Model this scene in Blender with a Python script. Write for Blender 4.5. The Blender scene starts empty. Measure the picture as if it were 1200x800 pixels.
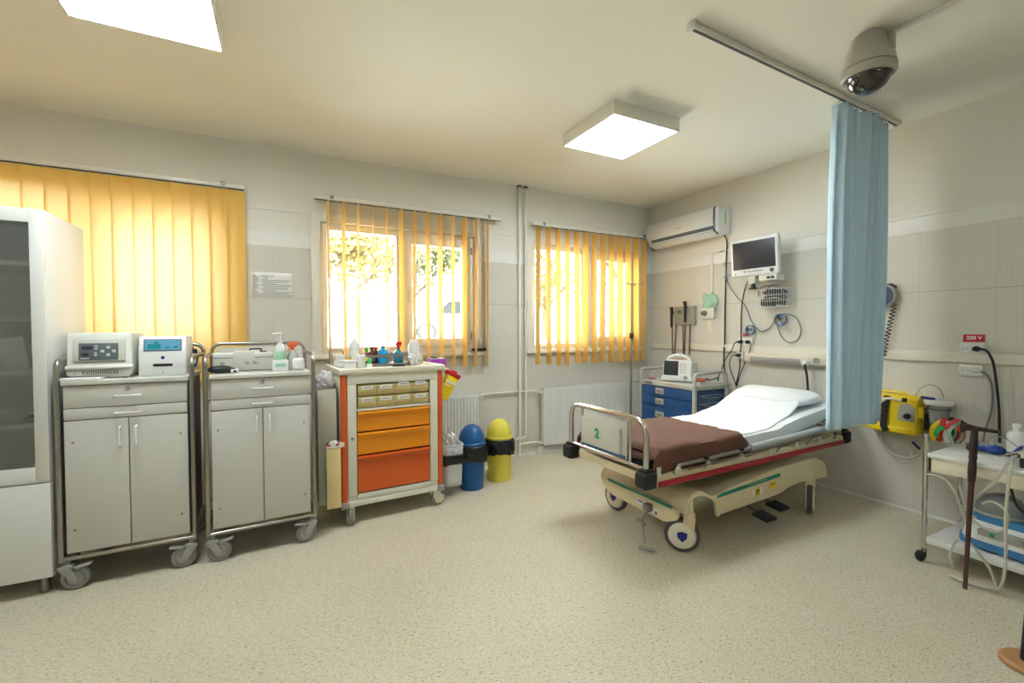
import bpy, bmesh, math, random
from mathutils import Vector, Matrix
random.seed(11)
sc = bpy.context.scene
COL = sc.collection
PI = math.pi
R = math.radians

# ------------------------------------------------------------------ camera
cam = bpy.data.cameras.new('camera')
cam_o = bpy.data.objects.new('camera', cam)
COL.objects.link(cam_o)
sc.camera = cam_o
cam.sensor_width = 36.0
cam.lens = 523.35 / 1200 * 36.0
cam.clip_start = 0.05
_yaw, _pit, _rol = R(27.2387), R(1.4537), R(0.115)
_r = Vector((math.cos(_yaw), -math.sin(_yaw), 0))
_f = Vector((math.sin(_yaw), math.cos(_yaw), 0))
_u = Vector((0, 0, 1))
_fw = _f * math.cos(_pit) - _u * math.sin(_pit)
_up = _u * math.cos(_pit) + _f * math.sin(_pit)
_rr = _r * math.cos(_rol) - _up * math.sin(_rol)
_uu = _up * math.cos(_rol) + _r * math.sin(_rol)
mw = Matrix.Identity(4)
for i in range(3):
    mw[i][0], mw[i][1], mw[i][2] = _rr[i], _uu[i], -_fw[i]
mw[2][3] = 1.35
cam_o.matrix_world = mw

# ------------------------------------------------------------------ light
WORLD_STRENGTH = 17.0
SUN_STRENGTH = 26.0
PANEL_STRENGTH = 34.0
REAR_FILL_STRENGTH = 7.0
sc.view_settings.view_transform = 'Standard'
sc.view_settings.look = 'None'
sc.view_settings.gamma = 1.0
sc.view_settings.use_curve_mapping = False
sc.view_settings.exposure = 0.0
world = bpy.data.worlds.new('sky')
sc.world = world
world.use_nodes = True
_bg = world.node_tree.nodes['Background']
_bg.inputs[0].default_value = (0.93, 0.98, 1.0, 1)
_bg.inputs[1].default_value = WORLD_STRENGTH
_sun = bpy.data.lights.new('sun', 'SUN')
_sun.energy = SUN_STRENGTH
_sun.angle = R(3)
_sun.color = (1.0, 0.97, 0.92)
sun_o = bpy.data.objects.new('sun', _sun)
COL.objects.link(sun_o)
sun_o.rotation_euler = (R(42), 0, R(-25))      # from behind the building, high, onto the yard

# ------------------------------------------------------------------ helpers
def lin(c):
    return tuple(((v / 255) / 12.92 if v / 255 <= 0.04045 else ((v / 255 + 0.055) / 1.055) ** 2.4) for v in c)

MATS = {}
def mat(name, rgb, rough=0.5, metal=0.0, var=0.05, scale=8.0, bump=0.0, bscale=60.0, spec=0.5, trans=0.0, coat=0.0):
    """Principled material with a little noise in colour and relief."""
    m = bpy.data.materials.new(name)
    m.use_nodes = True
    nt = m.node_tree
    p = nt.nodes['Principled BSDF']
    c = lin(rgb)
    tc = nt.nodes.new('ShaderNodeTexCoord')
    n = nt.nodes.new('ShaderNodeTexNoise')
    n.inputs['Scale'].default_value = scale
    n.inputs['Detail'].default_value = 3
    nt.links.new(tc.outputs['Object'], n.inputs['Vector'])
    mx = nt.nodes.new('ShaderNodeMix')
    mx.data_type = 'RGBA'
    mx.inputs['A'].default_value = (*[max(0, v * (1 - var)) for v in c], 1)
    mx.inputs['B'].default_value = (*[min(1, v * (1 + var)) for v in c], 1)
    nt.links.new(n.outputs['Fac'], mx.inputs['Factor'])
    nt.links.new(mx.outputs['Result'], p.inputs['Base Color'])
    p.inputs['Roughness'].default_value = rough
    p.inputs['Metallic'].default_value = metal
    p.inputs['Specular IOR Level'].default_value = spec
    p.inputs['Transmission Weight'].default_value = trans
    p.inputs['Coat Weight'].default_value = coat
    if bump:
        nb = nt.nodes.new('ShaderNodeTexNoise')
        nb.inputs['Scale'].default_value = bscale
        nb.inputs['Detail'].default_value = 4
        nt.links.new(tc.outputs['Object'], nb.inputs['Vector'])
        b = nt.nodes.new('ShaderNodeBump')
        b.inputs['Strength'].default_value = bump
        b.inputs['Distance'].default_value = 0.01
        nt.links.new(nb.outputs['Fac'], b.inputs['Height'])
        nt.links.new(b.outputs['Normal'], p.inputs['Normal'])
    MATS[name] = m
    return m

def clear_mat(name, tint, opacity=0.15, rough=0.05, gloss=0.35):
    """Thin clear plastic or glass: a transparent sheet with a glossy coat."""
    m = bpy.data.materials.new(name)
    m.use_nodes = True
    nt = m.node_tree
    nt.nodes.remove(nt.nodes['Principled BSDF'])
    out = nt.nodes['Material Output']
    t = nt.nodes.new('ShaderNodeBsdfTransparent')
    t.inputs[0].default_value = (*lin(tint), 1)
    g = nt.nodes.new('ShaderNodeBsdfGlossy')
    g.inputs['Roughness'].default_value = rough
    d = nt.nodes.new('ShaderNodeBsdfDiffuse')
    d.inputs[0].default_value = (*lin(tint), 1)
    fr = nt.nodes.new('ShaderNodeFresnel')
    fr.inputs[0].default_value = 1.0 + gloss
    a = nt.nodes.new('ShaderNodeMixShader')
    a.inputs[0].default_value = opacity
    nt.links.new(t.outputs[0], a.inputs[1]); nt.links.new(d.outputs[0], a.inputs[2])
    b = nt.nodes.new('ShaderNodeMixShader')
    nt.links.new(fr.outputs[0], b.inputs[0])
    nt.links.new(a.outputs[0], b.inputs[1]); nt.links.new(g.outputs[0], b.inputs[2])
    nt.links.new(b.outputs[0], out.inputs[0])
    MATS[name] = m
    return m

def emit_mat(name, rgb, strength):
    m = bpy.data.materials.new(name)
    m.use_nodes = True
    p = m.node_tree.nodes['Principled BSDF']
    p.inputs['Base Color'].default_value = (*lin(rgb), 1)
    p.inputs['Emission Color'].default_value = (*lin(rgb), 1)
    p.inputs['Emission Strength'].default_value = strength
    MATS[name] = m
    return m

def rotm(rot):
    if rot is None:
        return Matrix.Identity(4)
    return Matrix.Rotation(rot[2], 4, 'Z') @ Matrix.Rotation(rot[1], 4, 'Y') @ Matrix.Rotation(rot[0], 4, 'X')

def arc_path(pts, fil, closed=False, n=5):
    """Round the corners of a polyline with radius fil."""
    P = [Vector(p) for p in pts]
    if fil <= 0:
        return P
    out = []
    N = len(P)
    for i, p in enumerate(P):
        if not closed and i in (0, N - 1):
            out.append(p); continue
        a = P[i - 1] - p; b = P[(i + 1) % N] - p
        la, lb = a.length, b.length
        if la < 1e-6 or lb < 1e-6:
            continue
        a.normalize(); b.normalize()
        ang = a.angle(b)
        if ang > PI - 0.02:
            out.append(p); continue
        t = min(fil / math.tan(ang / 2), la * 0.49, lb * 0.49)
        s, e = p + a * t, p + b * t
        for k in range(n + 1):
            q = k / n
            out.append(s * (1 - q) ** 2 + p * 2 * q * (1 - q) + e * q * q)
    return out

def curve(pts, n=6):
    """Catmull-Rom through points."""
    P = [Vector(p) for p in pts]
    P = [P[0] * 2 - P[1]] + P + [P[-1] * 2 - P[-2]]
    out = []
    for i in range(1, len(P) - 2):
        a, b, c, d = P[i - 1], P[i], P[i + 1], P[i + 2]
        for k in range(n):
            t = k / n
            out.append(0.5 * (2 * b + (c - a) * t + (2 * a - 5 * b + 4 * c - d) * t * t + (3 * b - a - 3 * c + d) * t ** 3))
    out.append(P[-2])
    return out

class MB:
    """Collects shapes into one mesh."""
    def __init__(s):
        s.bm = bmesh.new()
    def _merge(s, t, M=None, mi=0):
        if M is not None:
            t.transform(M)
        for f in t.faces:
            f.material_index = mi
        me = bpy.data.meshes.new('tmp')
        t.to_mesh(me); t.free()
        s.bm.from_mesh(me)
        bpy.data.meshes.remove(me)
        return s
    def box(s, c, d, bev=0.003, rot=None, mi=0, seg=2):
        t = bmesh.new()
        bmesh.ops.create_cube(t, size=1)
        bmesh.ops.scale(t, vec=Vector(d), verts=t.verts)
        b = min(bev, min(d) * 0.45)
        if b > 0:
            bmesh.ops.bevel(t, geom=list(t.edges), offset=b, segments=seg, profile=0.5, affect='EDGES')
        return s._merge(t, Matrix.Translation(c) @ rotm(rot), mi)
    def bb(s, x0, x1, y0, y1, z0, z1, bev=0.003, mi=0, seg=2):
        return s.box(((x0 + x1) / 2, (y0 + y1) / 2, (z0 + z1) / 2), (abs(x1 - x0), abs(y1 - y0), abs(z1 - z0)), bev, None, mi, seg)
    def cyl(s, a, b, r, r2=None, n=16, mi=0):
        a, b = Vector(a), Vector(b)
        d = b - a
        t = bmesh.new()
        bmesh.ops.create_cone(t, cap_ends=True, segments=n, radius1=r, radius2=r if r2 is None else r2, depth=d.length)
        M = Matrix.Translation((a + b) / 2) @ d.to_track_quat('Z', 'Y').to_matrix().to_4x4()
        return s._merge(t, M, mi)
    def sph(s, c, r, sc3=(1, 1, 1), rot=None, n=16, mi=0):
        t = bmesh.new()
        bmesh.ops.create_uvsphere(t, u_segments=n, v_segments=max(6, n // 2), radius=r)
        return s._merge(t, Matrix.Translation(c) @ rotm(rot) @ Matrix.Diagonal((*sc3, 1)), mi)
    def lathe(s, prof, c=(0, 0, 0), rot=None, n=24, mi=0, sx=1, sy=1):
        t = bmesh.new()
        rings = []
        for r, z in prof:
            if r < 1e-5:
                rings.append([t.verts.new((0, 0, z))])
            else:
                rings.append([t.verts.new((r * sx * math.cos(2 * PI * k / n), r * sy * math.sin(2 * PI * k / n), z)) for k in range(n)])
        for A, B in zip(rings, rings[1:]):
            if len(A) == 1 and len(B) == 1:
                continue
            for k in range(n):
                k2 = (k + 1) % n
                if len(A) == 1:
                    t.faces.new((A[0], B[k], B[k2]))
                elif len(B) == 1:
                    t.faces.new((A[k], A[k2], B[0]))
                else:
                    t.faces.new((A[k], A[k2], B[k2], B[k]))
        bmesh.ops.recalc_face_normals(t, faces=t.faces)
        return s._merge(t, Matrix.Translation(c) @ rotm(rot), mi)
    def tube(s, pts, r, n=8, fil=0.0, closed=False, mi=0, flat=1.0):
        P = arc_path(pts, fil, closed)
        if len(P) < 2:
            return s
        t = bmesh.new()
        N = len(P)
        rings = []
        nrm = None
        for i, p in enumerate(P):
            if closed:
                tan = P[(i + 1) % N] - P[i - 1]
            else:
                tan = P[min(i + 1, N - 1)] - P[max(i - 1, 0)]
            if tan.length < 1e-7:
                tan = Vector((0, 0, 1))
            tan.normalize()
            if nrm is None:
                h = Vector((0, 0, 1)) if abs(tan.z) < 0.9 else Vector((1, 0, 0))
                nrm = tan.cross(h).normalized()
            nrm = (nrm - tan * nrm.dot(tan))
            if nrm.length < 1e-6:
                nrm = tan.orthogonal()
            nrm.normalize()
            bn = tan.cross(nrm)
            rr = r if not callable(r) else r(i / (N - 1))
            rings.append([t.verts.new(p + nrm * (rr * math.cos(2 * PI * k / n)) + bn * (rr * flat * math.sin(2 * PI * k / n))) for k in range(n)])
        pairs = list(zip(rings, rings[1:])) + ([(rings[-1], rings[0])] if closed else [])
        for A, B in pairs:
            for k in range(n):
                t.faces.new((A[k], A[(k + 1) % n], B[(k + 1) % n], B[k]))
        if not closed:
            t.faces.new(rings[0][::-1]); t.faces.new(rings[-1])
        bmesh.ops.recalc_face_normals(t, faces=t.faces)
        return s._merge(t, None, mi)
    def prism(s, pts, lo, hi, plane='xz', mi=0, bev=0.0, M=None):
        t = bmesh.new()
        def v(p, h):
            if plane == 'xz': return (p[0], h, p[1])
            if plane == 'yz': return (h, p[0], p[1])
            return (p[0], p[1], h)
        A = [t.verts.new(v(p, lo)) for p in pts]
        B = [t.verts.new(v(p, hi)) for p in pts]
        fa = t.faces.new(A); fb = t.faces.new(B[::-1])
        n = len(pts)
        for k in range(n):
            t.faces.new((A[k], B[k], B[(k + 1) % n], A[(k + 1) % n]))
        bmesh.ops.recalc_face_normals(t, faces=t.faces)
        if bev > 0:
            es = set(fa.edges) | set(fb.edges)
            bmesh.ops.bevel(t, geom=list(es), offset=bev, segments=2, profile=0.5, affect='EDGES')
        bmesh.ops.triangulate(t, faces=[f for f in t.faces if len(f.verts) > 4])
        return s._merge(t, M, mi)
    def grid(s, nu, nv, fn, mi=0, wrap=False):
        t = bmesh.new()
        V = [[t.verts.new(fn(i / nu, j / nv)) for j in range(nv + 1)] for i in range(nu + (0 if wrap else 1))]
        for i in range(nu):
            i2 = (i + 1) % len(V)
            for j in range(nv):
                t.faces.new((V[i][j], V[i2][j], V[i2][j + 1], V[i][j + 1]))
        bmesh.ops.recalc_face_normals(t, faces=t.faces)
        return s._merge(t, None, mi)
    def text(s, body, size, M, ext=0.0008, mi=0, bold=0.0):
        cu = bpy.data.curves.new('txt', 'FONT')
        cu.body = body; cu.size = size; cu.extrude = ext; cu.offset = bold
        cu.align_x = 'CENTER'; cu.align_y = 'CENTER'
        o = bpy.data.objects.new('txt', cu)
        COL.objects.link(o)
        dg = bpy.context.evaluated_depsgraph_get()
        dg.update()
        me = bpy.data.meshes.new_from_object(o.evaluated_get(dg))
        t = bmesh.new(); t.from_mesh(me)
        bpy.data.objects.remove(o); bpy.data.curves.remove(cu); bpy.data.meshes.remove(me)
        return s._merge(t, M, mi)
    def build(s, name, m, parent=None, solid=0.0, sub=0, smooth=40, offset=0.0):
        me = bpy.data.meshes.new(name)
        s.bm.to_mesh(me); s.bm.free()
        for x in (m if isinstance(m, (list, tuple)) else [m]):
            me.materials.append(x)
        if smooth and len(me.polygons):
            me.shade_smooth()
            me.set_sharp_from_angle(angle=R(smooth))
        o = bpy.data.objects.new(name, me)
        COL.objects.link(o)
        if parent is not None:
            o.parent = parent
        if sub:
            md = o.modifiers.new('subd', 'SUBSURF'); md.levels = sub; md.render_levels = sub
        if solid:
            md = o.modifiers.new('solid', 'SOLIDIFY'); md.thickness = solid; md.offset = offset
        return o

def thing(name, label, cat, loc=(0, 0, 0), rz=0.0, group=None):
    o = bpy.data.objects.new(name, None)
    o.empty_display_size = 0.1
    COL.objects.link(o)
    o.location = loc
    o.rotation_euler = (0, 0, rz)
    o['label'] = label; o['category'] = cat
    if group:
        o['group'] = group
    return o

def tag(o, label, cat, group=None):
    o['label'] = label; o['category'] = cat
    if group:
        o['group'] = group
    return o

def place(o, loc, rz=0.0):
    o.location = loc
    o.rotation_euler = (0, 0, rz)
    return o

def struct(o):
    o['kind'] = 'structure'
    return o

def dup(root, loc, rz, label=None, group=None):
    r = root.copy(); COL.objects.link(r)
    r.location = loc; r.rotation_euler = (0, 0, rz)
    if label: r['label'] = label
    if group: r['group'] = group
    for ch in list(root.children):
        c = ch.copy(); COL.objects.link(c); c.parent = r
        for g in list(ch.children):
            d = g.copy(); COL.objects.link(d); d.parent = c
    return r

def T(loc, rot=None):
    return Matrix.Translation(loc) @ rotm(rot)

YB, XR, ZC = 4.217, 4.134, 2.871      # back wall, right wall, ceiling
XL, YF = -2.7, -2.6                   # left wall, wall behind the camera

# ------------------------------------------------------------------ materials
mat('plaster', (236, 233, 223), 0.85, var=0.02, scale=2.5, bump=0.06, bscale=40)
mat('ceiling_paint', (246, 243, 232), 0.9, var=0.025, scale=1.5, bump=0.05, bscale=30)
mat('band_white', (238, 238, 232), 0.45, var=0.02)
mat('upvc', (238, 236, 228), 0.3, var=0.015)
mat('white_laminate', (225, 225, 219), 0.35, var=0.02, scale=3)
mat('grey_laminate', (206, 205, 196), 0.4, var=0.02, scale=3)
mat('steel', (164, 160, 152), 0.3, 1.0, var=0.06, scale=30)
mat('chrome', (214, 212, 206), 0.12, 1.0, var=0.03)
mat('dull_metal', (150, 148, 142), 0.45, 0.8, var=0.08, scale=20)
mat('grey_rubber', (130, 130, 126), 0.6, var=0.06)
mat('grey_plastic', (165, 165, 158), 0.5, var=0.04)
mat('black_plastic', (26, 26, 27), 0.45, var=0.1)
mat('trolley_grey', (184, 184, 174), 0.45, var=0.02)
mat('rail_grey', (176, 180, 180), 0.35, var=0.03)
mat('tyre_grey', (84, 84, 82), 0.65, var=0.08)
mat('dial_blue', (66, 78, 100), 0.3)
mat('mask_blue', (24, 62, 146), 0.35)
mat('black_rubber', (34, 34, 35), 0.7, var=0.1)
mat('dark_screen', (46, 50, 58), 0.4, var=0.06)
mat('device_beige', (205, 205, 193), 0.45, var=0.02)
mat('device_white', (232, 233, 230), 0.4, var=0.02)
mat('panel_slate', (98, 107, 114), 0.45, var=0.04)
mat('cream', (232, 224, 202), 0.4, var=0.02, scale=4)
mat('shell_cream', (228, 213, 176), 0.4, var=0.02, scale=4)
mat('cream_trim', (224, 221, 204), 0.42, var=0.02, scale=4)
mat('orange', (212, 92, 32), 0.4, var=0.04, scale=4)
mat('amber', (238, 150, 24), 0.38, var=0.03, scale=4)
mat('chute_yellow', (230, 206, 150), 0.42, var=0.03)
mat('pale_grey', (216, 216, 222), 0.42, var=0.02)
mat('bin_beige', (205, 186, 128), 0.42, var=0.03)
mat('label_white', (238, 238, 234), 0.6, var=0.02)
mat('ink', (90, 92, 94), 0.7)
mat('white_plastic', (236, 236, 232), 0.4, var=0.02)
mat('blue_plastic', (18, 88, 152), 0.35, var=0.05)
mat('blue_drawer', (32, 80, 138), 0.42, var=0.04)
mat('cobalt', (28, 40, 130), 0.35)
mat('yellow_plastic', (226, 214, 78), 0.38, var=0.04)
mat('device_yellow', (238, 208, 24), 0.35, var=0.04)
mat('red_plastic', (196, 24, 40), 0.4, var=0.05)
mat('red_bumper', (170, 22, 40), 0.4, var=0.05)
mat('teal', (38, 140, 118), 0.45, var=0.04)
mat('green_mark', (40, 172, 84), 0.5)
mat('sticker_yellow', (236, 206, 40), 0.5)
mat('purple', (160, 56, 176), 0.55, var=0.05)
mat('liner_black', (22, 22, 24), 0.32, var=0.2, bump=0.9, bscale=28)
mat('sheet_white', (240, 241, 240), 0.85, var=0.015, bump=0.18, bscale=14)
mat('blanket_brown', (112, 77, 62), 0.9, var=0.14, scale=14, bump=0.35, bscale=70)
mat('mattress_black', (30, 28, 28), 0.6, var=0.08)
mat('curtain_blue', (200, 230, 252), 0.85, var=0.05, scale=6)
mat('olive_grey', (158, 157, 142), 0.45, var=0.03)
mat('wood_dark', (44, 28, 22), 0.4, var=0.35, scale=20)
mat('wood_red', (74, 42, 30), 0.42, var=0.35, scale=25)
mat('wood_tan', (176, 128, 84), 0.5, var=0.2, scale=20)
mat('tubing', (196, 194, 178), 0.35, var=0.06)
mat('cable_black', (24, 24, 25), 0.5)
mat('cable_grey', (120, 124, 128), 0.5)
mat('cotton', (240, 240, 238), 0.95, var=0.03, bump=0.5, bscale=50)
mat('coral_orange', (232, 104, 52), 0.5)
mat('mint', (160, 205, 178), 0.5)
mat('amber_glass', (96, 40, 16), 0.15, coat=0.5)
mat('cyan_liquid', (16, 152, 212), 0.12, coat=0.5)
mat('teal_liquid', (24, 132, 138), 0.12, coat=0.5)
mat('device_blue', (64, 128, 180), 0.4)
mat('camera_grey', (174, 172, 162), 0.4, var=0.03)
mat('dome_dark', (22, 20, 22), 0.06, coat=1.0)
clear_mat('glass', (250, 252, 250), 0.02, 0.02, 0.45)
clear_mat('cabinet_glass', (246, 249, 247), 0.09, 0.04, 0.45)  # white haze mixed in to brighten the pane and stand in for reflections
clear_mat('clear_plastic', (244, 246, 244), 0.28, 0.12, 0.4)
clear_mat('bag_plastic', (246, 246, 244), 0.68, 0.2, 0.4)
# ------------------------------------------------------------------ room surfaces
def wall_sheet(mb, axis, a0, a1, z0, z1, d0, d1, holes=(), bev=0.0, mi=0):
    """Slab along x (axis 'x', depth in y) or along y with rectangular holes (a0,a1,z0,z1)."""
    def put(p0, p1, q0, q1):
        if p1 - p0 < 1e-4 or q1 - q0 < 1e-4:
            return
        if axis == 'x': mb.bb(p0, p1, d0, d1, q0, q1, bev, mi)
        else: mb.bb(d0, d1, p0, p1, q0, q1, bev, mi)
    cur = a0
    for h0, h1, hz0, hz1 in sorted(holes):
        put(cur, h0, z0, z1)
        put(h0, h1, z0, min(max(hz0, z0), z1))
        put(h0, h1, max(min(hz1, z1), z0), z1)
        cur = h1
    put(cur, a1, z0, z1)

def panel_mat(name, axis):
    """Glossy wall cladding: fine upright ribs, board joints and a level seam."""
    m = bpy.data.materials.new(name); m.use_nodes = True
    nt = m.node_tree; N = nt.nodes; L = nt.links
    p = N['Principled BSDF']
    tc = N.new('ShaderNodeTexCoord'); sx = N.new('ShaderNodeSeparateXYZ')
    L.new(tc.outputs['Object'], sx.inputs[0])
    a = sx.outputs['X' if axis == 'x' else 'Y']; z = sx.outputs['Z']
    def math_(op, x, y=None):
        n = N.new('ShaderNodeMath'); n.operation = op
        for i, v in enumerate((x, y)):
            if v is None: continue
            if isinstance(v, (int, float)): n.inputs[i].default_value = v
            else: L.new(v, n.inputs[i])
        return n.outputs[0]
    rib = math_('PINGPONG', a, 0.0125)                       # 2.5 cm ribs
    ribm = math_('LESS_THAN', rib, 0.0016)
    joint = math_('LESS_THAN', math_('PINGPONG', math_('ADD', a, 0.06), 0.2), 0.0016)
    seam = math_('LESS_THAN', math_('ABSOLUTE', math_('SUBTRACT', z, 1.62)), 0.0022)
    seam2 = math_('LESS_THAN', math_('ABSOLUTE', math_('SUBTRACT', z, 0.62)), 0.0022)
    lines = math_('MAXIMUM', math_('MULTIPLY', joint, 0.45), math_('MAXIMUM', seam, math_('MULTIPLY', seam2, 0.6)))
    lines = math_('MAXIMUM', lines, math_('MULTIPLY', ribm, 0.22))
    no = N.new('ShaderNodeTexNoise'); no.inputs['Scale'].default_value = 2.0
    L.new(tc.outputs['Object'], no.inputs['Vector'])
    mx = N.new('ShaderNodeMix'); mx.data_type = 'RGBA'
    mx.inputs['A'].default_value = (*lin((212, 209, 197)), 1); mx.inputs['B'].default_value = (*lin((218, 215, 204)), 1)
    L.new(no.outputs['Fac'], mx.inputs['Factor'])
    mx2 = N.new('ShaderNodeMix'); mx2.data_type = 'RGBA'
    L.new(lines, mx2.inputs['Factor']); L.new(mx.outputs['Result'], mx2.inputs['A'])
    mx2.inputs['B'].default_value = (*lin((178, 174, 160)), 1)
    L.new(mx2.outputs['Result'], p.inputs['Base Color'])
    p.inputs['Roughness'].default_value = 0.3
    b = N.new('ShaderNodeBump'); b.inputs['Strength'].default_value = 0.35; b.inputs['Distance'].default_value = 0.002
    b.invert = True
    L.new(lines, b.inputs['Height']); L.new(b.outputs['Normal'], p.inputs['Normal'])
    MATS[name] = m
panel_mat('cladding_back', 'x')
panel_mat('cladding_right', 'y')

def floor_mat():
    m = bpy.data.materials.new('speckled_vinyl'); m.use_nodes = True
    nt = m.node_tree; N = nt.nodes; L = nt.links
    p = N['Principled BSDF']
    tc = N.new('ShaderNodeTexCoord')
    mp = N.new('ShaderNodeMapping'); mp.inputs['Rotation'].default_value = (0, 0, 0.5); mp.inputs['Scale'].default_value = (1, 2.2, 1)
    L.new(tc.outputs['Object'], mp.inputs[0])
    def ramp(src, a, b, ca, cb):
        r = N.new('ShaderNodeValToRGB')
        r.color_ramp.elements[0].position = a; r.color_ramp.elements[1].position = b
        r.color_ramp.elements[0].color = (*ca, 1); r.color_ramp.elements[1].color = (*cb, 1)
        L.new(src, r.inputs[0]); return r.outputs[0]
    big = N.new('ShaderNodeTexNoise'); big.inputs['Scale'].default_value = 1.6; big.inputs['Detail'].default_value = 2
    L.new(tc.outputs['Object'], big.inputs['Vector'])
    base = ramp(big.outputs['Fac'], 0.3, 0.7, lin((200, 192, 168)), lin((208, 200, 177)))
    def flecks(scale, lo, hi, col, prev, strength=1.0):
        n = N.new('ShaderNodeTexNoise'); n.inputs['Scale'].default_value = scale; n.inputs['Detail'].default_value = 1.5
        L.new(mp.outputs[0], n.inputs['Vector'])
        f = ramp(n.outputs['Fac'], lo, hi, (0, 0, 0), (strength,) * 3)
        x = N.new('ShaderNodeMix'); x.data_type = 'RGBA'
        L.new(f, x.inputs['Factor']); L.new(prev, x.inputs['A'])
        x.inputs['B'].default_value = (*lin(col), 1)
        return x.outputs['Result']
    c = flecks(62, 0.56, 0.62, (226, 218, 196), base, 0.5)
    c = flecks(85, 0.55, 0.62, (172, 160, 132), c, 0.5)
    c = flecks(55, 0.61, 0.66, (160, 146, 116), c, 0.75)
    c = flecks(42, 0.665, 0.70, (132, 120, 98), c, 0.7)
    L.new(c, p.inputs['Base Color'])
    p.inputs['Roughness'].default_value = 0.42
    p.inputs['Specular IOR Level'].default_value = 0.4
    MATS['speckled_vinyl'] = m
floor_mat()

fl = MB(); fl.bb(XL - .1, XR + .1, YF - .1, YB + .1, -.1, 0, 0); struct(fl.build('floor', MATS['speckled_vinyl']))
ce = MB(); ce.bb(XL - .1, XR + .1, YF - .1, YB + .3, ZC, ZC + .12, 0); struct(ce.build('ceiling', MATS['ceiling_paint']))
# window openings in the back wall: x0, x1, z0, z1
WIN = [(-2.15, -0.36, 1.15, 2.30), (0.30, 1.76, 1.15, 2.30), (2.42, 3.92, 1.15, 2.30)]
wb = MB(); wall_sheet(wb, 'x', XL, XR + .1, 0, ZC, YB, YB + .30, WIN)
struct(wb.build('wall_back', MATS['plaster']))
wr = MB(); wr.bb(XR, XR + .12, YF, YB, 0, ZC, 0); struct(wr.build('wall_right', MATS['plaster']))
wl = MB(); wl.bb(XL - .12, XL, YF, YB, 0, ZC, 0); struct(wl.build('wall_left', MATS['plaster']))
wf = MB(); wf.bb(XL, XR, YF - .12, YF, 0, ZC, 0); struct(wf.build('wall_front', MATS['plaster']))
# cladding up to 2.05 m, flat white band above it with a thin ledge
cb = MB(); wall_sheet(cb, 'x', XL, XR, 0.0, 2.05, YB - .008, YB, [(a - .075, b + .075, c - .06, d + .1) for a, b, c, d in WIN])
struct(cb.build('trim_1', MATS['cladding_back']))
cr_ = MB(); cr_.bb(XR - .008, XR, YF, YB - .008, 0, 2.05, 0); struct(cr_.build('trim_2', MATS['cladding_right']))
b1 = MB(); b1.bb(XR - .014, XR, YF, YB, 2.05, 2.165, .002); struct(b1.build('trim_3', MATS['band_white']))
b2 = MB(); b2.bb(XR - .022, XR, YF, 3.20, 2.165, 2.182, .002); struct(b2.build('trim_4', MATS['upvc']))
b3 = MB(); wall_sheet(b3, 'x', XL, XR - .014, 2.05, 2.165, YB - .012, YB, [(a - .075, b + .075, c - .06, d + .1) for a, b, c, d in WIN])
struct(b3.build('trim_5', MATS['band_white']))
b4 = MB(); wall_sheet(b4, 'x', XL, 2.38, 2.345, 2.362, YB - .012, YB, [])
struct(b4.build('trim_6', MATS['upvc']))
bp = MB(); bp.bb(XR - .03, XR, YF, 4.15, 1.12, 1.195, .008, 0, 3); struct(bp.build('trim_7', MATS['cream_trim']))
# skirting: narrow welded strip
sk = MB(); sk.bb(XR - .016, XR - .008, YF, YB - .01, 0, .02, .002); struct(sk.build('baseboard_right', MATS['band_white']))
sk = MB(); sk.bb(XL, XR - .02, YB - .016, YB - .008, 0, .02, .002); struct(sk.build('baseboard_back', MATS['band_white']))
# shallow boxed step in the wall foot under the right radiator
st = MB(); st.bb(2.46, XR - .03, YB - .07, YB - .016, 0, .085, .004); struct(st.build('trim_8', MATS['grey_laminate']))

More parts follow.
